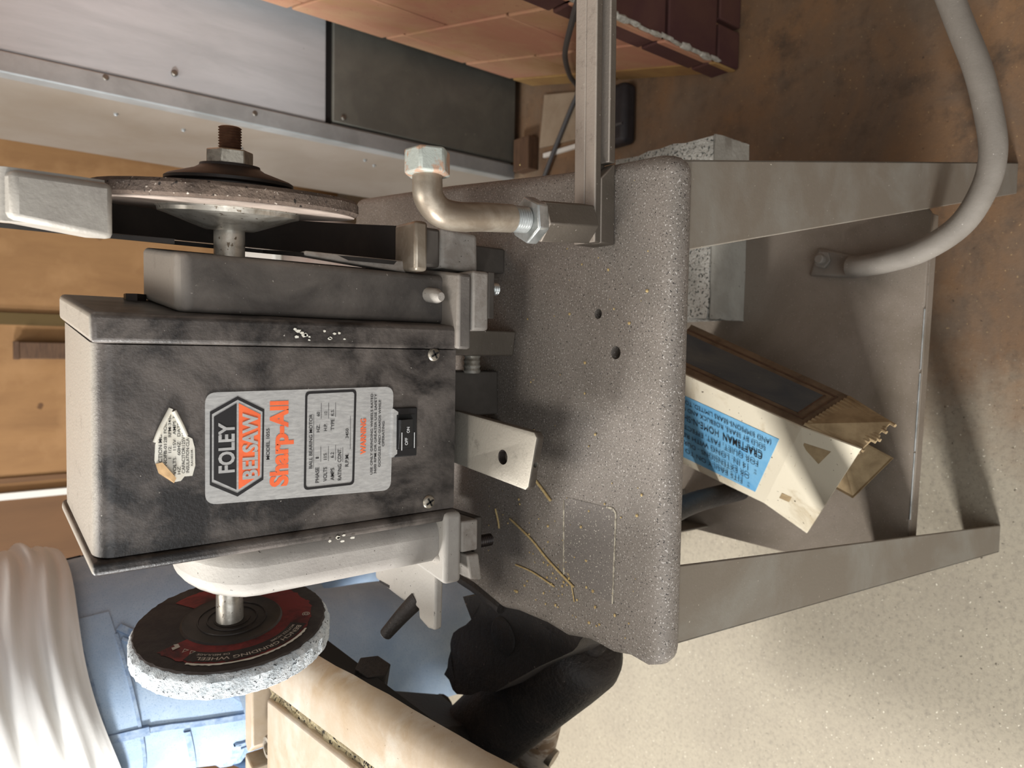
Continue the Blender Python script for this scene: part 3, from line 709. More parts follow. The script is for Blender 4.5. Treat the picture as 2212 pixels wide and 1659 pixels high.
# small chipped paint flecks
bm = B()
for (cx, cz, n__) in ((.0100, .985, 9), (.0090, .965, 6), (-.1575, .955, 6)):
    for _ in range(n__):
        x = cx + R.uniform(-.006, .004); z = cz + R.uniform(-.013, .013); s = R.uniform(.0006, .0018)
        bm.faces.new([bm.verts.new((x + s * math.cos(k * 1.25 + .3) * R.uniform(.6, 1.2), .5560, z + s * 1.6 * math.sin(k * 1.25 + .3) * R.uniform(.6, 1.2))) for k in range(5)])
part('paint_chips', bm, 'paper', gr, smooth=False)['kind'] = 'stuff'

# ================================================================== SQUARE BAR REST at the right
sb = thing('tool_rest_bar', 'dusty square steel bar lying across the right side of the stand top', 'bar', (.25, .457, .75))
bm = box(B(), .094, .5, .4565, .470, .7502, .775)
box(bm, .094, .5, .444, .4566, .7675, .775)
hexa(bm, [(.094, .444, .7502), (.165, .444, .7502), (.165, .4566, .7502), (.094, .4566, .7502), (.094, .444, .7676), (.150, .444, .7676), (.150, .4566, .7676), (.094, .4566, .7676)])
hexa(bm, [(.165, .444, .7502), (.5, .444, .7502), (.5, .4566, .7502), (.165, .4566, .7502), (.165, .444, .7585), (.5, .444, .7575), (.5, .4566, .7575), (.165, .4566, .7585)])
for v in bm.verts: v.co.y += .03 * (v.co.x - .094) * .55
part('square_bar', bm, 'bar', sb, bevel=.0012)
part('coupling_nut', hexnut(B(), (.1115, .4565, .775), (.107, .458, .8295), .0185, .28), 'bar', sb, bevel=.001)
part('lock_nut', hexnut(B(), (.107, .458, .8295), (.1065, .4582, .8405), .0195, .05), 'zinc', sb, bevel=.0015)
part('rod_thread', thread(B(), (.1065, .458, .8405), (.1055, .458, .858), .0108, .0024), 'zinc', sb)
part('bent_rod', tube(B(), [(.1056, .458, .856), (.1030, .458, .885), (.1005, .4585, .908), (.1025, .459, .9235), (.1115, .4595, .9325), (.1220, .460, .9335), (.128, .460, .9335)], .0112, 20, 8), 'rod', sb, label='worn bent round rod rising from the bar')
part('rod_head', hexnut(B(), (.1270, .460, .9335), (.1455, .4605, .9335), .0175, .2), 'rodhead', sb, bevel=.0018, label='chipped hexagon head of the rod')

# ================================================================== BENT PIPE bolted to the shelf
bp = thing('bent_pipe', 'grey bent pipe bolted to the shelf, curving round the right leg', 'pipe', (.18, .40, .26))
part('pipe_body', tube(B(), [(.118, .468, .2745), (.117, .455, .277), (.120, .418, .282), (.130, .375, .285), (.155, .335, .286), (.194, .3125, .286), (.232, .306, .286), (.275, .312, .286), (.330, .3255, .287), (.39, .347, .288), (.47, .375, .289), (.60, .42, .29)], .0143, 24, 8), 'pipe', bp)
part('flattened_end', hexa(B(), [(.103, .466, .2603), (.133, .466, .2603), (.150, .522, .2603), (.110, .534, .2603), (.104, .462, .2745), (.131, .462, .2745), (.147, .520, .2645), (.112, .530, .2645)]), 'pipe', bp, bevel=.003)
part('bolt_nut', hexnut(B(), (.131, .511, .2640), (.131, .511, .2715), .0125, .3), 'pipe', bp, bevel=.001)
part('bolt_stud', lathe(B(), (.131, .511, .2715), (0, 0, 1), [(0, .0066), (.0075, .0066), (.0088, .005)], 20), 'pipe', bp)

# ================================================================== BLOCK, CARTON, ROD on the shelf
cb = thing('concrete_block', 'grey concrete block on the shelf behind the right leg', 'block', (.18, .73, .26))
bm = box(B(), .052, .312, .640, .83, .2602, .345)
bmesh.ops.subdivide_edges(bm, edges=bm.edges, cuts=7, use_grid_fill=True)
for v in bm.verts: v.co += V((R.uniform(-1, 1), R.uniform(-1, 1), R.uniform(-1, 1) if v.co.z > .262 else 0)) * .0022
part('block_body', bm, 'concrete', cb, angle=60)
bm = box(B(), .051, .313, .6365, .6395, .2602, .343)
bmesh.ops.subdivide_edges(bm, edges=bm.edges, cuts=9, use_grid_fill=True)
for v in bm.verts: v.co += V((R.uniform(-1, 1), R.uniform(-.4, .4), R.uniform(-1, 1) if v.co.z > .262 else 0)) * .0015
part('block_face', bm, 'concrete_face', cb, angle=60, label='smoother pale front face')

cx = thing('cardboard_box', 'battered cream cardboard box with a blue label leaning on the shelf', 'box', (-.1, .6, .26))
# cross section corners at two stations along the box (front t=0, back t=1): A shared top edge, B right edge, D lower edge, C left edge
fA, fB, fC = V((-.0838, .4465, .42)), V((-.0512, .4363, .330)), V((-.1977, .5338, .352))
bA, bB, bC = V((-.0146, .66, .42)), V((.0419, .68, .330)), V((-.1440, .74, .352))
fD = fB + (fC - fA); bD = bB + (bC - bA)
for q in (fD, bD): q.z = max(q.z, .2615)
body = [fD, fB, bB, bD, fC, fA, bA, bC]
bod = part('box_body', hexa(B(), [tuple(q) for q in body]), 'browncard', cx, bevel=.0015)
def facepatch(P00, P10, P11, P01, u0, u1, v0, v1, off, nrm):
    def at(u, v): return (P00 * (1-u) + P10 * u) * (1-v) + (P01 * (1-u) + P11 * u) * v + nrm * off
    return [at(u0, v0), at(u1, v0), at(u1, v1), at(u0, v1)]
nW = (bA - fA).cross(fC - fA).normalized()
if nW.z < 0: nW = -nW
nR = (bA - fA).cross(fB - fA).normalized()
if nR.x < 0: nR = -nR
def slab(bm, quad, n, t=.0006):
    hexa(bm, [tuple(q) for q in quad] + [tuple(q + n * t) for q in quad]); bmesh.ops.recalc_face_normals(bm, faces=bm.faces); return bm
def gridslab(quad, n, t, off=0.0, u0=0, u1=1, v0=0, v1=1, k=10):
    P00, P10, P11, P01 = quad; bm = B(); top = []
    for j in range(k + 1):
        for i in range(k + 1):
            u = u0 + (u1 - u0) * i / k; v = v0 + (v1 - v0) * j / k
            top.append((P00 * (1-u) + P10 * u) * (1-v) + (P01 * (1-u) + P11 * u) * v + n * off)
    A = [bm.verts.new(p + n * t) for p in top]
    for j in range(k):
        for i in range(k): bm.faces.new((A[j*(k+1)+i], A[j*(k+1)+i+1], A[(j+1)*(k+1)+i+1], A[(j+1)*(k+1)+i]))
    r = bmesh.ops.extrude_face_region(bm, geom=bm.faces[:])
    for v in [g_ for g_ in r['geom'] if isinstance(g_, bmesh.types.BMVert)]: v.co -= n * t
    bmesh.ops.recalc_face_normals(bm, faces=bm.faces); return bm
W = (fA, bA, bC, fC); RQ = (fA, bA, bB, fB)
part('white_panel', gridslab(W, nW, .0022, .0), 'cream', cx, label='stained cream printed top panel')
wp = bpy.data.objects['white_panel']
part('blue_label', gridslab(W, nW, .0006, .0022, .085, 1, .215, .915), 'blue', wp, smooth=False)
part('side_panel', gridslab(RQ, nR, .0015), 'browncard', cx)
part('dark_panel', gridslab(RQ, nR, .0012, .0012, .085, 1, .20, .76), 'printed', cx, smooth=False, label='dark printed side panel')
dp = bpy.data.objects['dark_panel']
bm = B()
for bb in (gridslab(RQ, nR, .001, .0014, .03, 1, .11, .13), gridslab(RQ, nR, .001, .0014, .03, 1, .84, .87), gridslab(RQ, nR, .001, .0014, .03, .04, .11, .87), gridslab(RQ, nR, .001, .0016, .075, .085, .18, .78)):
    me_ = bpy.data.meshes.new('t'); bb.to_mesh(me_); bb.free(); bm.from_mesh(me_); bpy.data.meshes.remove(me_)
part('printed_border', bm, 'wood', dp, smooth=False)
uB = (bA - fA).normalized(); vB = (fC - fA); vB = (vB - uB * vB.dot(uB)).normalized()
Wp = (fC - fA).dot(vB); sk = (fC - fA).dot(uB)
bm = B()
for t, v0, u0, wd, hh, bo_ in (('*  FITS EASILY ON TO HOME', .83, .004, .150, .055, 0), ('OR EXTENSIONS - DURABLE', .74, .010, .138, .055, 0), ('*  14 IN. LONG WITH REPLACE', .645, .003, .160, .055, 0),
        ('FOR QUIET, FAST, EFFECTIVE D', .55, .006, .152, .055, 0), ('CRAFTSMAN', .43, .006, .063, .080, .016), ('HOME-N-SHOP', .43, .076, .078, .076, 0), ('SOLD BY SEARS, ROEBUCK AND CO., CHI', .345, .006, .166, .05, 0), ('(AND SIMPSONS-SEARS LIMITED, TORONTO', .265, .002, .172, .05, 0)):
    write(bm, t, fA + uB * (.024 + u0 + sk * v0) + vB * (v0 * Wp) + nW * (.0036 + .004 * v0), uB, vB, wd, hh * Wp, bo_)
part('lettering', bm, 'ink', wp, smooth=False)
# end flaps
dF = -uB
gA, gC = V((-.1033, .3831, .405)), V((-.230, .4816, .335))
part('end_flap', slab(B(), [fA, fC, gC, gA], nW, .0022), 'cream', cx, label='torn cream end flap with a hole')
def fl_(u, v, off): return (fA.lerp(fC, v)).lerp(gA.lerp(gC, v), u) + nW * off
part('flap_tear', slab(B(), [fl_(.16, .14, .0012), fl_(.20, .42, .0012), fl_(.50, .38, .0012), fl_(.62, .12, .0012)], nW, .0016), 'flap', bpy.data.objects['end_flap'])
part('flap_tear', slab(B(), [fl_(.22, .76, .0012), fl_(.22, .83, .0012), fl_(.42, .81, .0012), fl_(.42, .74, .0012)], nW, .0016), 'flap', bpy.data.objects['end_flap'])
sR = (fB - fA).normalized()
hA, hB = V((-.1120, .392, .398)), V((-.0768, .3721, .360))
fo = part('end_flap', slab(B(), [fA + sR * .003, fB, hB, hA], nR, .0022), 'flap', cx, label='brown corrugated flap standing out at the end')
bm = B()
for k in range(13):
    a = k / 13 + .03
    p0 = fA.lerp(fB, a); p1 = hA.lerp(hB, a) + dF * R.uniform(-.012, .008)
    tube(bm, [p0 + nR * .002, p1 + nR * .002], .0021, 6, 1)
part('corrugation', bm, 'flap', fo)
part('end_flap', slab(B(), [fD, fB.lerp(fD, .35), V((-.128, .405, .272)), V((-.185, .448, .285))], V((0, 0, 1)), .002), 'flap', cx)
part('box_inside', slab(B(), [fA.lerp(fD, .05), fB.lerp(fC, .05), fD.lerp(fA, .05), fC.lerp(fB, .05)], dF, .0012), 'woodcut', cx)

tag(part('steel_rod', tube(B(), [(-.2040, .622, .2765), (-.202, .60, .42), (-.1950, .530, .60), (-.191, .50, .70)], .0145, 16, 6), 'vdark', loc=(-.2, .6, .26)), 'dark round rod standing on the shelf beside the cream cardboard box', 'rod')

# ================================================================== VISE left of the stand
vi = thing('bench_vise', 'heavy tan topped vise with a dark round body, fixed left of the stand', 'vise', (-.40, .62, .60))
# tan right slab with a rounded hammered edge
bm = B(); n_ = 14; rows = []
sec = [(-.338, .902), (-.338, .926), (-.334, .930), (-.312, .930), (-.297, .9285), (-.288, .925), (-.282, .918), (-.280, .910), (-.290, .902)]
for k in range(n_ + 1):
    t = k / n_; y = .300 + .500 * t; rows.append([])
    for (x, z) in sec:
        xx = x - .052 * t + (R.uniform(-.0012, .0012) if x > -.29 else 0)
        rows[-1].append(bm.verts.new((xx, y + (R.uniform(-.004, .004) if 0 < k < n_ else 0), z)))
for a, b in zip(rows, rows[1:]):
    for i in range(len(sec)): bm.faces.new((a[i], a[(i+1) % len(sec)], b[(i+1) % len(sec)], b[i]))
bm.faces.new(rows[0][::-1]); bm.faces.new(rows[-1]); bmesh.ops.recalc_face_normals(bm, faces=bm.faces)
part('jaw_slab', bm, 'vtan', vi, angle=35, label='worn tan slab with a rounded hammered edge')
part('jaw_slab', hexa(B(), [(-.80, .30, .872), (-.349, .30, .872), (-.401, .798, .872), (-.80, .798, .872), (-.80, .30, .929), (-.349, .30, .929), (-.401, .798, .929), (-.80, .798, .929)]), 'vtan', vi, bevel=.003)
bm = B(); rows = []
for k in range(41):
    t = k / 40; y = .30 + .50 * t; x0 = -.3500 - .052 * t; x1 = -.3375 - .052 * t
    rows.append([bm.verts.new((x0 + (x1 - x0) * i / 3, y, .9215 + R.uniform(0, .0045))) for i in range(4)])
for a, b in zip(rows, rows[1:]):
    for i in range(3): bm.faces.new((a[i], a[i+1], b[i+1], b[i]))
tag(part('grit_filling', bm, 'grit', vi, smooth=False), kind='stuff')
part('jaw_gap', box(B(), -.40, -.335, .32, .79, .872, .903), 'void', vi)
part('jaw_plate', zprism(B(), [(-.392, .842), (-.392, .868), (-.482, .868), (-.490, .860), (-.490, .856), (-.478, .842)], .875, .930), 'vtan', vi, bevel=.002)
part('jaw_plate', zprism(B(), [(-.503, .842), (-.60, .842), (-.60, .868), (-.496, .868)], .875, .930), 'vtan', vi, bevel=.002)
part('jaw_base', box(B(), -.60, -.385, .795, .866, .86, .905), 'vdark', vi)
part('socket_screw', lathe(B(), (-.468, .815, .905), (0, 0, 1), [(0, .0135), (.016, .0135), (.018, .012), (.0181, .008), (.006, .0075)], 24), 'nut', vi)
# dark body below
part('rear_column', hexa(B(), [(-.64, .78, .62), (-.535, .80, .62), (-.525, .91, .62), (-.64, .91, .62), (-.60, .60, .872), (-.378, .60, .872), (-.395, .79, .872), (-.60, .79, .872)]), 'vdark', vi, bevel=.01)
bm = B()
bd = (V((-.5231, .7676, .63)) - V((-.3337, .5674, .64))).normalized()
lathe(bm, V((-.333, .580, .630)), bd, [(-.008, .014), (-.005, .019), (0, .020), (.0005, .034), (.004, .043), (.011, .050), (.022, .054), (.06, .0555), (.34, .0555), (.35, .04)], 40, .0004)
part('round_body', bm, 'vdark', vi, label='dark round housing with a domed end')
bm = zprism(B(), [(-.281, .50), (-.30, .515), (-.335, .565), (-.39, .64), (-.425, .715), (-.41, .745), (-.375, .735), (-.352, .728), (-.322, .69), (-.300, .705), (-.283, .66), (-.283, .58)], .64, .722)
bmesh.ops.triangulate(bm, faces=bm.faces); bmesh.ops.subdivide_edges(bm, edges=bm.edges, cuts=2)
for v in bm.verts: v.co += V((R.uniform(-1, 1) * (v.co.x < -.288), R.uniform(-1, 1), R.uniform(-1, 1))) * .0016
part('mounting_bracket', bm, 'vdark', vi, angle=50, label='rough dark bracket joining the vise to the stand')
part('swivel_bolt', lathe(B(), (-.322, .628, .716), (0, 0, 1), [(0, .021), (.007, .021), (.009, .018)], 28), 'vdark', vi)
part('lug', lathe(B(), (-.545, .90, .62), (0, -.3, 1), [(0, .02), (.03, .017), (.04, .008)], 14), 'vdark', vi)
part('side_bolt', hexnut(B(), (-.375, .672, .868), (-.330, .660, .868), .019, .3), 'vdark', vi, bevel=.001)
part('side_bolt', lathe(B(), (-.38, .716, .872), (1, 0, 0), [(0, .013), (.030, .013), (.033, .010)], 18), 'vdark', vi)
part('vise_light_blocker', hexa(B(), [(-.84, .44, .50), (-.64, .46, .50), (-.64, .90, .50), (-.84, .90, .50), (-.80, .42, .872), (-.60, .42, .872), (-.60, .86, .872), (-.80, .86, .872)]), 'vdark', vi, bevel=.012)  # unseen block added to keep the left light off the round body
# pale flaking arm under the body with a brown end
part('lever_arm', tube(B(), [(-.475, .705, .60), (-.5135, .7469, .56), (-.585, .785, .535), (-.706, .8497, .50)], .03, 16, 5, rs=(.036, .028)), 'vwhite', vi, label='flaking whitish arm under the dark body')
part('arm_end', tube(B(), [(-.575, .775, .54), (-.5876, .7468, .53)], .013, 16, 2), 'rod', vi)

# ================================================================== PERSON
pe = thing('person', 'person in a white cotton shirt and faded blue jeans standing side on beyond the grinder', 'person', (-.47, 1.2, 0))
F_ = V((.9855, -.17, 0)); Rr = V((-.17, -.9855, 0))      # facing, and the person's right
PO = V((-.475, 1.205, 0))
def W3(r, f, z): return PO + Rr * r + F_ * f + V((0, 0, z))
def skin(name, joints, links, root, m, parent, sub=2):
    me = bpy.data.meshes.new(name); keys = list(joints); ix = {k: i for i, k in enumerate(keys)}
    base = BASE[parent] if parent is not None else V((0, 0, 0))
    me.from_pydata([V(joints[k][0]) - base for k in keys], [(ix[a], ix[b]) for a, b in links], [])
    o = bpy.data.objects.new(name, me); COL.objects.link(o); o.parent = parent; BASE[o] = base
    md = o.modifiers.new('skin', 'SKIN'); md.use_smooth_shade = True; md.branch_smoothing = .6
    for k in keys:
        d = me.skin_vertices[0].data[ix[k]]; r = joints[k][1]
        d.radius = r if isinstance(r, tuple) else (r, r); d.use_root = (k == root)
    s_ = o.modifiers.new('s', 'SUBSURF'); s_.levels = s_.render_levels = sub
    me.materials.append(M[m]); bake(o)
    for p in o.data.polygons: p.use_smooth = True
    if not o.data.materials: o.data.materials.append(M[m])
    return o
hipR, kneeR, ankR = W3(.10, -.03, .88), V((-.500, 1.045, .50)), V((-.415, 1.06, .085))
hipL, kneeL, ankL = W3(-.10, .0, .88), V((-.435, 1.375, .50)), V((-.46, 1.44, .085))
J = {'pel': (W3(0, 0, .95), .13), 'bel': (W3(0, .01, 1.08), .12), 'che': (W3(0, .03, 1.28), .14), 'ust': (W3(0, .03, 1.42), .11), 'nec': (W3(0, .05, 1.52), .055), 'hd0': (W3(0, .075, 1.58), .062),
     'hd1': (W3(0, .09, 1.66), .088), 'hd2': (W3(0, .085, 1.73), .075), 'hd3': (W3(0, .08, 1.775), .04),
     'hL': (hipL, .085), 'kL': (kneeL, .057), 'aL': (ankL, .038), 'tL': (ankL + F_ * .14 - V((0, 0, .05)), .032),
     'hR': (hipR, .085), 'kR': (kneeR, .057), 'aR': (ankR, .038), 'tR': (ankR + F_ * .14 - V((0, 0, .05)), .032)}
LK = [('pel', 'bel'), ('bel', 'che'), ('che', 'ust'), ('ust', 'nec'), ('nec', 'hd0'), ('hd0', 'hd1'), ('hd1', 'hd2'), ('hd2', 'hd3'), ('pel', 'hL'), ('hL', 'kL'), ('kL', 'aL'), ('aL', 'tL'), ('pel', 'hR'), ('hR', 'kR'), ('kR', 'aR'), ('aR', 'tR')]
for s_, sg in (('L', -1), ('R', 1)):
    sh_, el, wr = W3(.165 * sg, .03, 1.405), W3(.235 * sg, .09, 1.25), W3(.14 * sg, .30, 1.33)
    J['s' + s_] = (sh_, .058); J['e' + s_] = (el, .043); J['w' + s_] = (wr, .028); J['p' + s_] = (wr + F_ * .05 - Rr * .02 * sg, (.030, .018))
    LK += [('ust', 's' + s_), ('s' + s_, 'e' + s_), ('e' + s_, 'w' + s_), ('w' + s_, 'p' + s_)]
    for q, (off, ln) in enumerate(((-.030, .062), (-.010, .075), (.010, .080), (.029, .072))):
        a = wr + F_ * .085 + Rr * (off - .02) * sg; b = a + F_ * ln * .5 - V((0, 0, .012)); c_ = b + F_ * ln * .3 - V((0, 0, ln * .45))
        for k_, p_, r_ in (('a', a, .0098), ('b', b, .0088), ('c', c_, .0075)): J[f'{k_}{q}{s_}'] = (p_, r_)
        LK += [('p' + s_, f'a{q}{s_}'), (f'a{q}{s_}', f'b{q}{s_}'), (f'b{q}{s_}', f'c{q}{s_}')]
    a = wr + F_ * .035 - Rr * .045 * sg; J['u' + s_] = (a, .011); J['v' + s_] = (a + F_ * .045 - Rr * .008 * sg - V((0, 0, .02)), .009)
    LK += [('w' + s_, 'u' + s_), ('u' + s_, 'v' + s_)]
skin('body', J, LK, 'pel', 'skin', pe)
# face and hair
hc = W3(0, .088, 1.67)
part('hair', lathe(B(), hc - F_ * .012 + V((0, 0, -.045)), V((0, 0, 1)) - F_ * .15, [(0, .07), (.02, .090), (.06, .0985), (.10, .090), (.13, .065), (.146, .02)], 24), 'hair', pe)
for sg in (-1, 1):
    part('ear', lathe(B(), hc + Rr * .082 * sg - V((0, 0, .02)), Rr * sg - F_ * .3, [(0, .018), (.008, .024), (.014, .016)], 12), 'skin', pe)
    part('eye', lathe(B(), hc + Rr * .031 * sg + F_ * .079, F_, [(0, .011), (.004, .009), (.006, .003)], 12), 'white', pe)
part('nose', lathe(B(), hc + F_ * .085 + V((0, 0, .0)), F_ * .4 - V((0, 0, 1)), [(0, .005), (.02, .010), (.036, .014), (.044, .006)], 12), 'skin', pe)
part('mouth', lathe(B(), hc + F_ * .083 - V((0, 0, .052)) - Rr * .022, Rr, [(0, .002), (.015, .006), (.03, .006), (.044, .002)], 10), 'pier', pe)
# jeans: lofted hips and two legs
def ring(c, ax, by, a, b, n=40, noise=None):
    out = []
    for i in range(n):
        t = 2 * math.pi * i / n; k = 1 + (noise(t) if noise else 0)
        out.append(c + ax * (a * math.cos(t) * k) + by * (b * math.sin(t) * k))
    return out
def loft(bm, rings, cap=False):
    vr = [[bm.verts.new(p) for p in r] for r in rings]
    for A, Bq in zip(vr, vr[1:]):
        n = len(A)
        for i in range(n): bm.faces.new((A[i], A[(i+1) % n], Bq[(i+1) % n], Bq[i]))
    if cap: bm.faces.new(vr[0][::-1]); bm.faces.new(vr[-1])
    bmesh.ops.recalc_face_normals(bm, faces=bm.faces); return bm
TILT = .17
def zt(p, z): return V((p.x, p.y, z + TILT * (p.x - PO.x) * max(0, (z - .8) / .22)))
HW, HD = .185, .150
def hipring(z, a, b, f=0.0, n=56, amp=0.0, fr=9, ph=0):
    r = ring(W3(0, f, 0), Rr, F_, a, b, n, (lambda t: amp * (math.sin(fr * t + ph) + .5 * math.sin(2.3 * fr * t + 2 * ph))) if amp else None)
    return [zt(V((p.x, p.y, 0)), z) for p in r]
bm = B()
loft(bm, [hipring(z, a, b, f) for z, a, b, f in ((1.10, HW - .012, HD - .014, .0), (1.09, HW - .006, HD - .008, .0), (1.03, HW, HD, .0), (1.0, HW + .003, HD + .003, 0), (.95, HW + .012, HD + .014, -.005), (.89, HW + .020, HD + .020, -.01), (.82, HW + .018, HD + .012, -.01), (.76, HW + .006, HD - .01, -.005), (.71, HW * .7, HD * .6, 0), (.69, .05, .04, 0))])
hips = part('jeans', bm, 'denim', pe, angle=80)
def pant(hip, knee, ank, side):
    rings = []; ctrl = [hip + V((0, 0, .0)), hip.lerp(knee, .35), hip.lerp(knee, .7), knee, knee.lerp(ank, .4), knee.lerp(ank, .8), ank + V((0, 0, .01))]
    rad_ = [.118, .116, .104, .098, .093, .088, .086]
    P = smooth_path(ctrl, 6); n = len(P)
    for i, p in enumerate(P):
        t = i / (n - 1) * (len(rad_) - 1); k = min(int(t), len(rad_) - 2); r = rad_[k] + (rad_[k+1] - rad_[k]) * (t - k)
        wr = math.sin(i * .9 + side) * .03 + (.025 if abs(i - 18) < 4 else 0) * math.sin(i * 2.2)
        rings.append([V((q.x, q.y, q.z + .02 * math.sin(2 * a_))) for q, a_ in zip(ring(p, Rr, F_, r * (1 + wr), r * (1.04 - wr), 32, lambda a: .022 * math.sin(3 * a + i * .5) + .012 * math.sin(5 * a - i * .9)), [2 * math.pi * j / 32 for j in range(32)])])
    return loft(B(), rings)
for h, k, a, s_ in ((hipL, kneeL, ankL, 0), (hipR, kneeR, ankR, 1.7)):
    part('jeans_leg', pant(h, k, a, s_), 'denim', pe, angle=80)
    d = F_
    sh_ = B(); loft(sh_, [ring(a + d * (t - .02) + V((0, 0, z)), V((-d.y, d.x, 0)), V((0, 0, 1)), wd, hh, 20) for t, z, wd, hh in ((-.075, -.045, .02, .03), (-.06, -.04, .036, .042), (0, -.035, .040, .050), (.08, -.048, .044, .036), (.15, -.055, .046, .029), (.20, -.06, .036, .023), (.222, -.065, .014, .012))], True)
    part('shoe', sh_, 'shoe', pe, angle=80)
def onhip(t, z, off=.0):
    """point on the back of the hips: t angle from the person's back towards their right (radians), height z"""
    zz = [(1.09, HW - .006, HD - .008), (1.0, HW + .003, HD + .003), (.95, HW + .012, HD + .014), (.89, HW + .020, HD + .020), (.82, HW + .018, HD + .012), (.76, HW + .006, HD - .01)]
    fz = [0, 0, -.005, -.01, -.01, -.005]
    for k in range(len(zz) - 1):
        if z >= zz[k+1][0] or k == len(zz) - 2:
            u = (zz[k][0] - z) / (zz[k][0] - zz[k+1][0]); a = zz[k][1] + (zz[k+1][1] - zz[k][1]) * u; b = zz[k][2] + (zz[k+1][2] - zz[k][2]) * u; f = fz[k] + (fz[k+1] - fz[k]) * u; break
    p = W3((a + off) * math.sin(t), f - (b + off) * math.cos(t), 0)
    return zt(p, z)
def strip(bm, pts, wdt, off=.0022, along_z=False):
    """thin raised strip on the hips through (t, z) points"""
    pr = None
    for i, (t, z) in enumerate(pts):
        t2, z2 = pts[min(i+1, len(pts)-1)]; t1, z1 = pts[max(i-1, 0)]
        dt, dz = (t2 - t1) * .17, z2 - z1; L = math.hypot(dt, dz) or 1
        nt, nz = -dz / L * wdt / .17, dt / L * wdt
        cur = [bm.verts.new(onhip(t + nt * q, z + nz * q, o_)) for q, o_ in ((-.5, .0), (-.5, off), (.5, off), (.5, .0))]
        if pr:
            for a in range(3): bm.faces.new((pr[a], pr[a+1], cur[a+1], cur[a]))
        pr = cur
    bmesh.ops.recalc_face_normals(bm, faces=bm.faces)
    return bm
wbm = B(); strip(wbm, [(-2.6 + 5.2 * i / 60, 1.040) for i in range(61)], .040, .003)
part('waistband', wbm, 'denim', pe, angle=60)
for nm, z in (('seam', 1.020), ('seam', 1.059)):
    part(nm, strip(B(), [(-2.4 + 4.8 * i / 60, z) for i in range(61)], .004, .0042), 'denimdark', pe)
part('seam', strip(B(), [(.0, .992 - .24 * i / 12) for i in range(13)], .010, .004), 'denimdark', pe)
for sg in (-1, 1):
    part('seam', strip(B(), [(sg * (.05 + 1.45 * i / 16), .935 + .03 * i / 16) for i in range(17)], .008, .0035), 'denimdark', pe)
    part('belt_loop', strip(B(), [(sg * 1.57, 1.066), (sg * 1.57, 1.04), (sg * 1.57, 1.010)], .014, .006), 'denimdark', pe)
    part('seam', strip(B(), [(sg * 1.57, 1.015 - .26 * i / 8) for i in range(9)], .009, .004), 'denimdark', pe)
    part('pocket_opening', strip(B(), [(sg * t, z) for t, z in ((2.45, 1.015), (2.30, .99), (2.10, .955), (1.90, .92), (1.72, .885), (1.62, .865))], .009, .0045), 'denimdark', pe)
    part('pocket_opening', strip(B(), [(sg * t, z) for t, z in ((2.35, 1.015), (2.20, .985), (2.01, .95), (1.82, .912), (1.64, .88))], .004, .0045), 'denimdark', pe)
    c0 = sg * .86
    pk = part('back_pocket', strip(B(), [(c0, .900), (c0, .86), (c0, .80), (c0, .755)], .140, .003), 'denim', pe)
    for z, w_p in ((.897, .010), (.880, .004)):
        part('seam', strip(B(), [(c0 - .41, z), (c0 - .2, z), (c0, z), (c0 + .2, z), (c0 + .41, z)], w_p, .0048), 'denimdark', pk)
    for e_ in (-.40, .40):
        part('seam', strip(B(), [(c0 + e_, .90), (c0 + e_, .85), (c0 + e_, .80), (c0 + e_, .76)], .008, .0048), 'denimdark', pk)
        part('seam', strip(B(), [(c0 + e_ * .9, .89), (c0 + e_ * .9, .85), (c0 + e_ * .9, .80), (c0 + e_ * .9, .76)], .003, .0048), 'denimdark', pk)
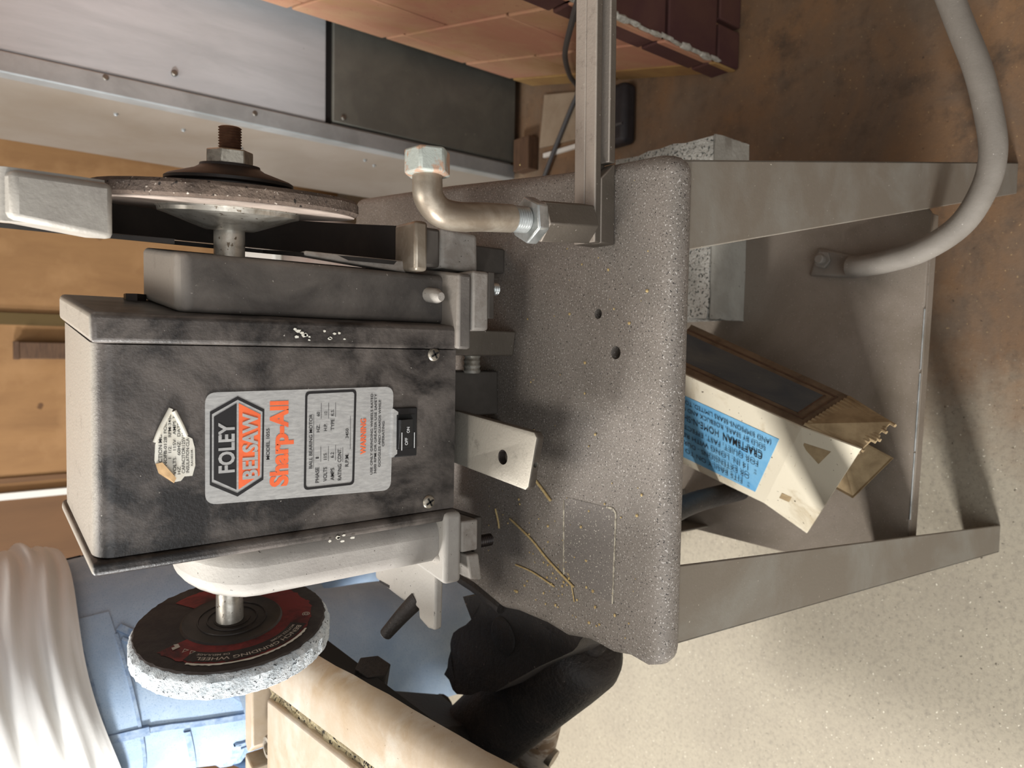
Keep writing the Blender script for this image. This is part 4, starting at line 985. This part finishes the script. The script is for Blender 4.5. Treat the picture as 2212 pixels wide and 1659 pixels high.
# shirt: loose hem with folds, then chest, shoulders and sleeves
prof_ = [(1.055, .205, .172, -.004), (1.075, .213, .180, -.004), (1.11, .212, .178, 0), (1.16, .208, .174, .0), (1.23, .206, .165, .005), (1.30, .210, .158, .015), (1.37, .222, .152, .02), (1.42, .228, .138, .025), (1.455, .205, .118, .03), (1.48, .13, .088, .04), (1.495, .072, .066, .05)]
def shp(z):
    for p, q in zip(prof_, prof_[1:]):
        if z <= q[0]: u = (z - p[0]) / (q[0] - p[0]); return [p[i] + (q[i] - p[i]) * u for i in (1, 2, 3)]
    return prof_[-1][1:]
rings = []; nz_ = 90
for k in range(nz_ + 1):
    z = 1.055 + .44 * (k / nz_) ** 1.25; a, b, f = shp(z)
    fold = max(0, 1 - max(0, z - 1.10) / .28) * (1 if z > 1.062 else .3)
    rr = []
    for i in range(120):
        t = 2 * math.pi * i / 120
        w1 = math.sin(2 * math.pi * (z / .040 + .22 * math.sin(t * 2 + .6) + .10 * math.sin(5 * t)))
        w2 = math.sin(2 * math.pi * (z / .022 - .35 * math.sin(t + 1.9) + .14 * math.sin(4 * t + 1)))
        k_ = 1 + fold * (.024 * w1 + .016 * w2)
        q = W3(a * math.cos(t) * k_, f + b * math.sin(t) * k_, 0)
        rr.append(V((q.x, q.y, z + (TILT * (q.x - PO.x) + .008 * math.sin(3 * t)) * max(0, 1 - (z - 1.06) / .35))))
    rings.append(rr)
part('shirt', loft(B(), rings), 'cotton', pe, angle=80)
for sg in (-1, 1):
    sl = [W3(.13 * sg, .03, 1.405), W3(.195 * sg, .045, 1.36), W3(.228 * sg, .075, 1.29)]
    part('sleeve', tube(B(), sl, .075, 24, 6, rs=(.078, .070)), 'cotton', pe, angle=80)

# ================================================================== STRAW and grains on the stand top
zs = .7503
def straw(pts, r, lab):
    tag(part('dry_straw', tube(B(), [(x, y, z) for x, y, z in pts], r, 7, 4), 'straw', loc=pts[0]), lab, 'straw', None)
straw([(-.176, .583, zs + .001), (-.190, .548, zs + .0012), (-.205, .522, zs + .0012), (-.222, .485, zs + .0012)], .0011, 'longest dry straw on the stand top, running past the worn decal mark')
straw([(-.222, .572, zs + .0011), (-.223, .545, zs + .0011), (-.229, .512, zs + .001)], .0009, 'dry straw touching the long straw at its left end on the stand top')
straw([(-.128, .545, zs + .0012), (-.137, .532, zs + .0012), (-.146, .520, zs + .001)], .0014, 'short thick straw on the stand top in front of the flat bar')
straw([(-.170, .608, zs + .0011), (-.182, .603, zs + .001), (-.190, .601, zs + .001)], .0010, 'short pale straw on the stand top nearest the left grinder foot')
straw([(-.222, .488, zs + .0009), (-.236, .484, zs + .0008)], .0006, 'thin straw scrap at the front end of the long straw')
bm = B()
for (cx_, cy_, sx, sy, n__) in ((-.21, .52, .02, .02, 34), (-.19, .54, .06, .06, 40), (-.06, .47, .10, .05, 22), (-.23, .45, .02, .03, 12), (.08, .52, .06, .06, 12)):
    for _ in range(n__):
        x = max(-.25, R.gauss(cx_, sx)); y = min(.62, max(.405, R.gauss(cy_, sy))); s = R.uniform(.0005, .0017)
        lathe(bm, (x, y, .7502), (R.uniform(-.3, .3), R.uniform(-.3, .3), 1), [(0, s * .6), (s * .5, s), (s * .9, s * .5)], 5)
tag(part('straw_crumbs', bm, 'straw', loc=(-.19, .53, .75), smooth=False), 'scattered straw crumbs and grains lying on the stand top', 'crumbs', kind='stuff')
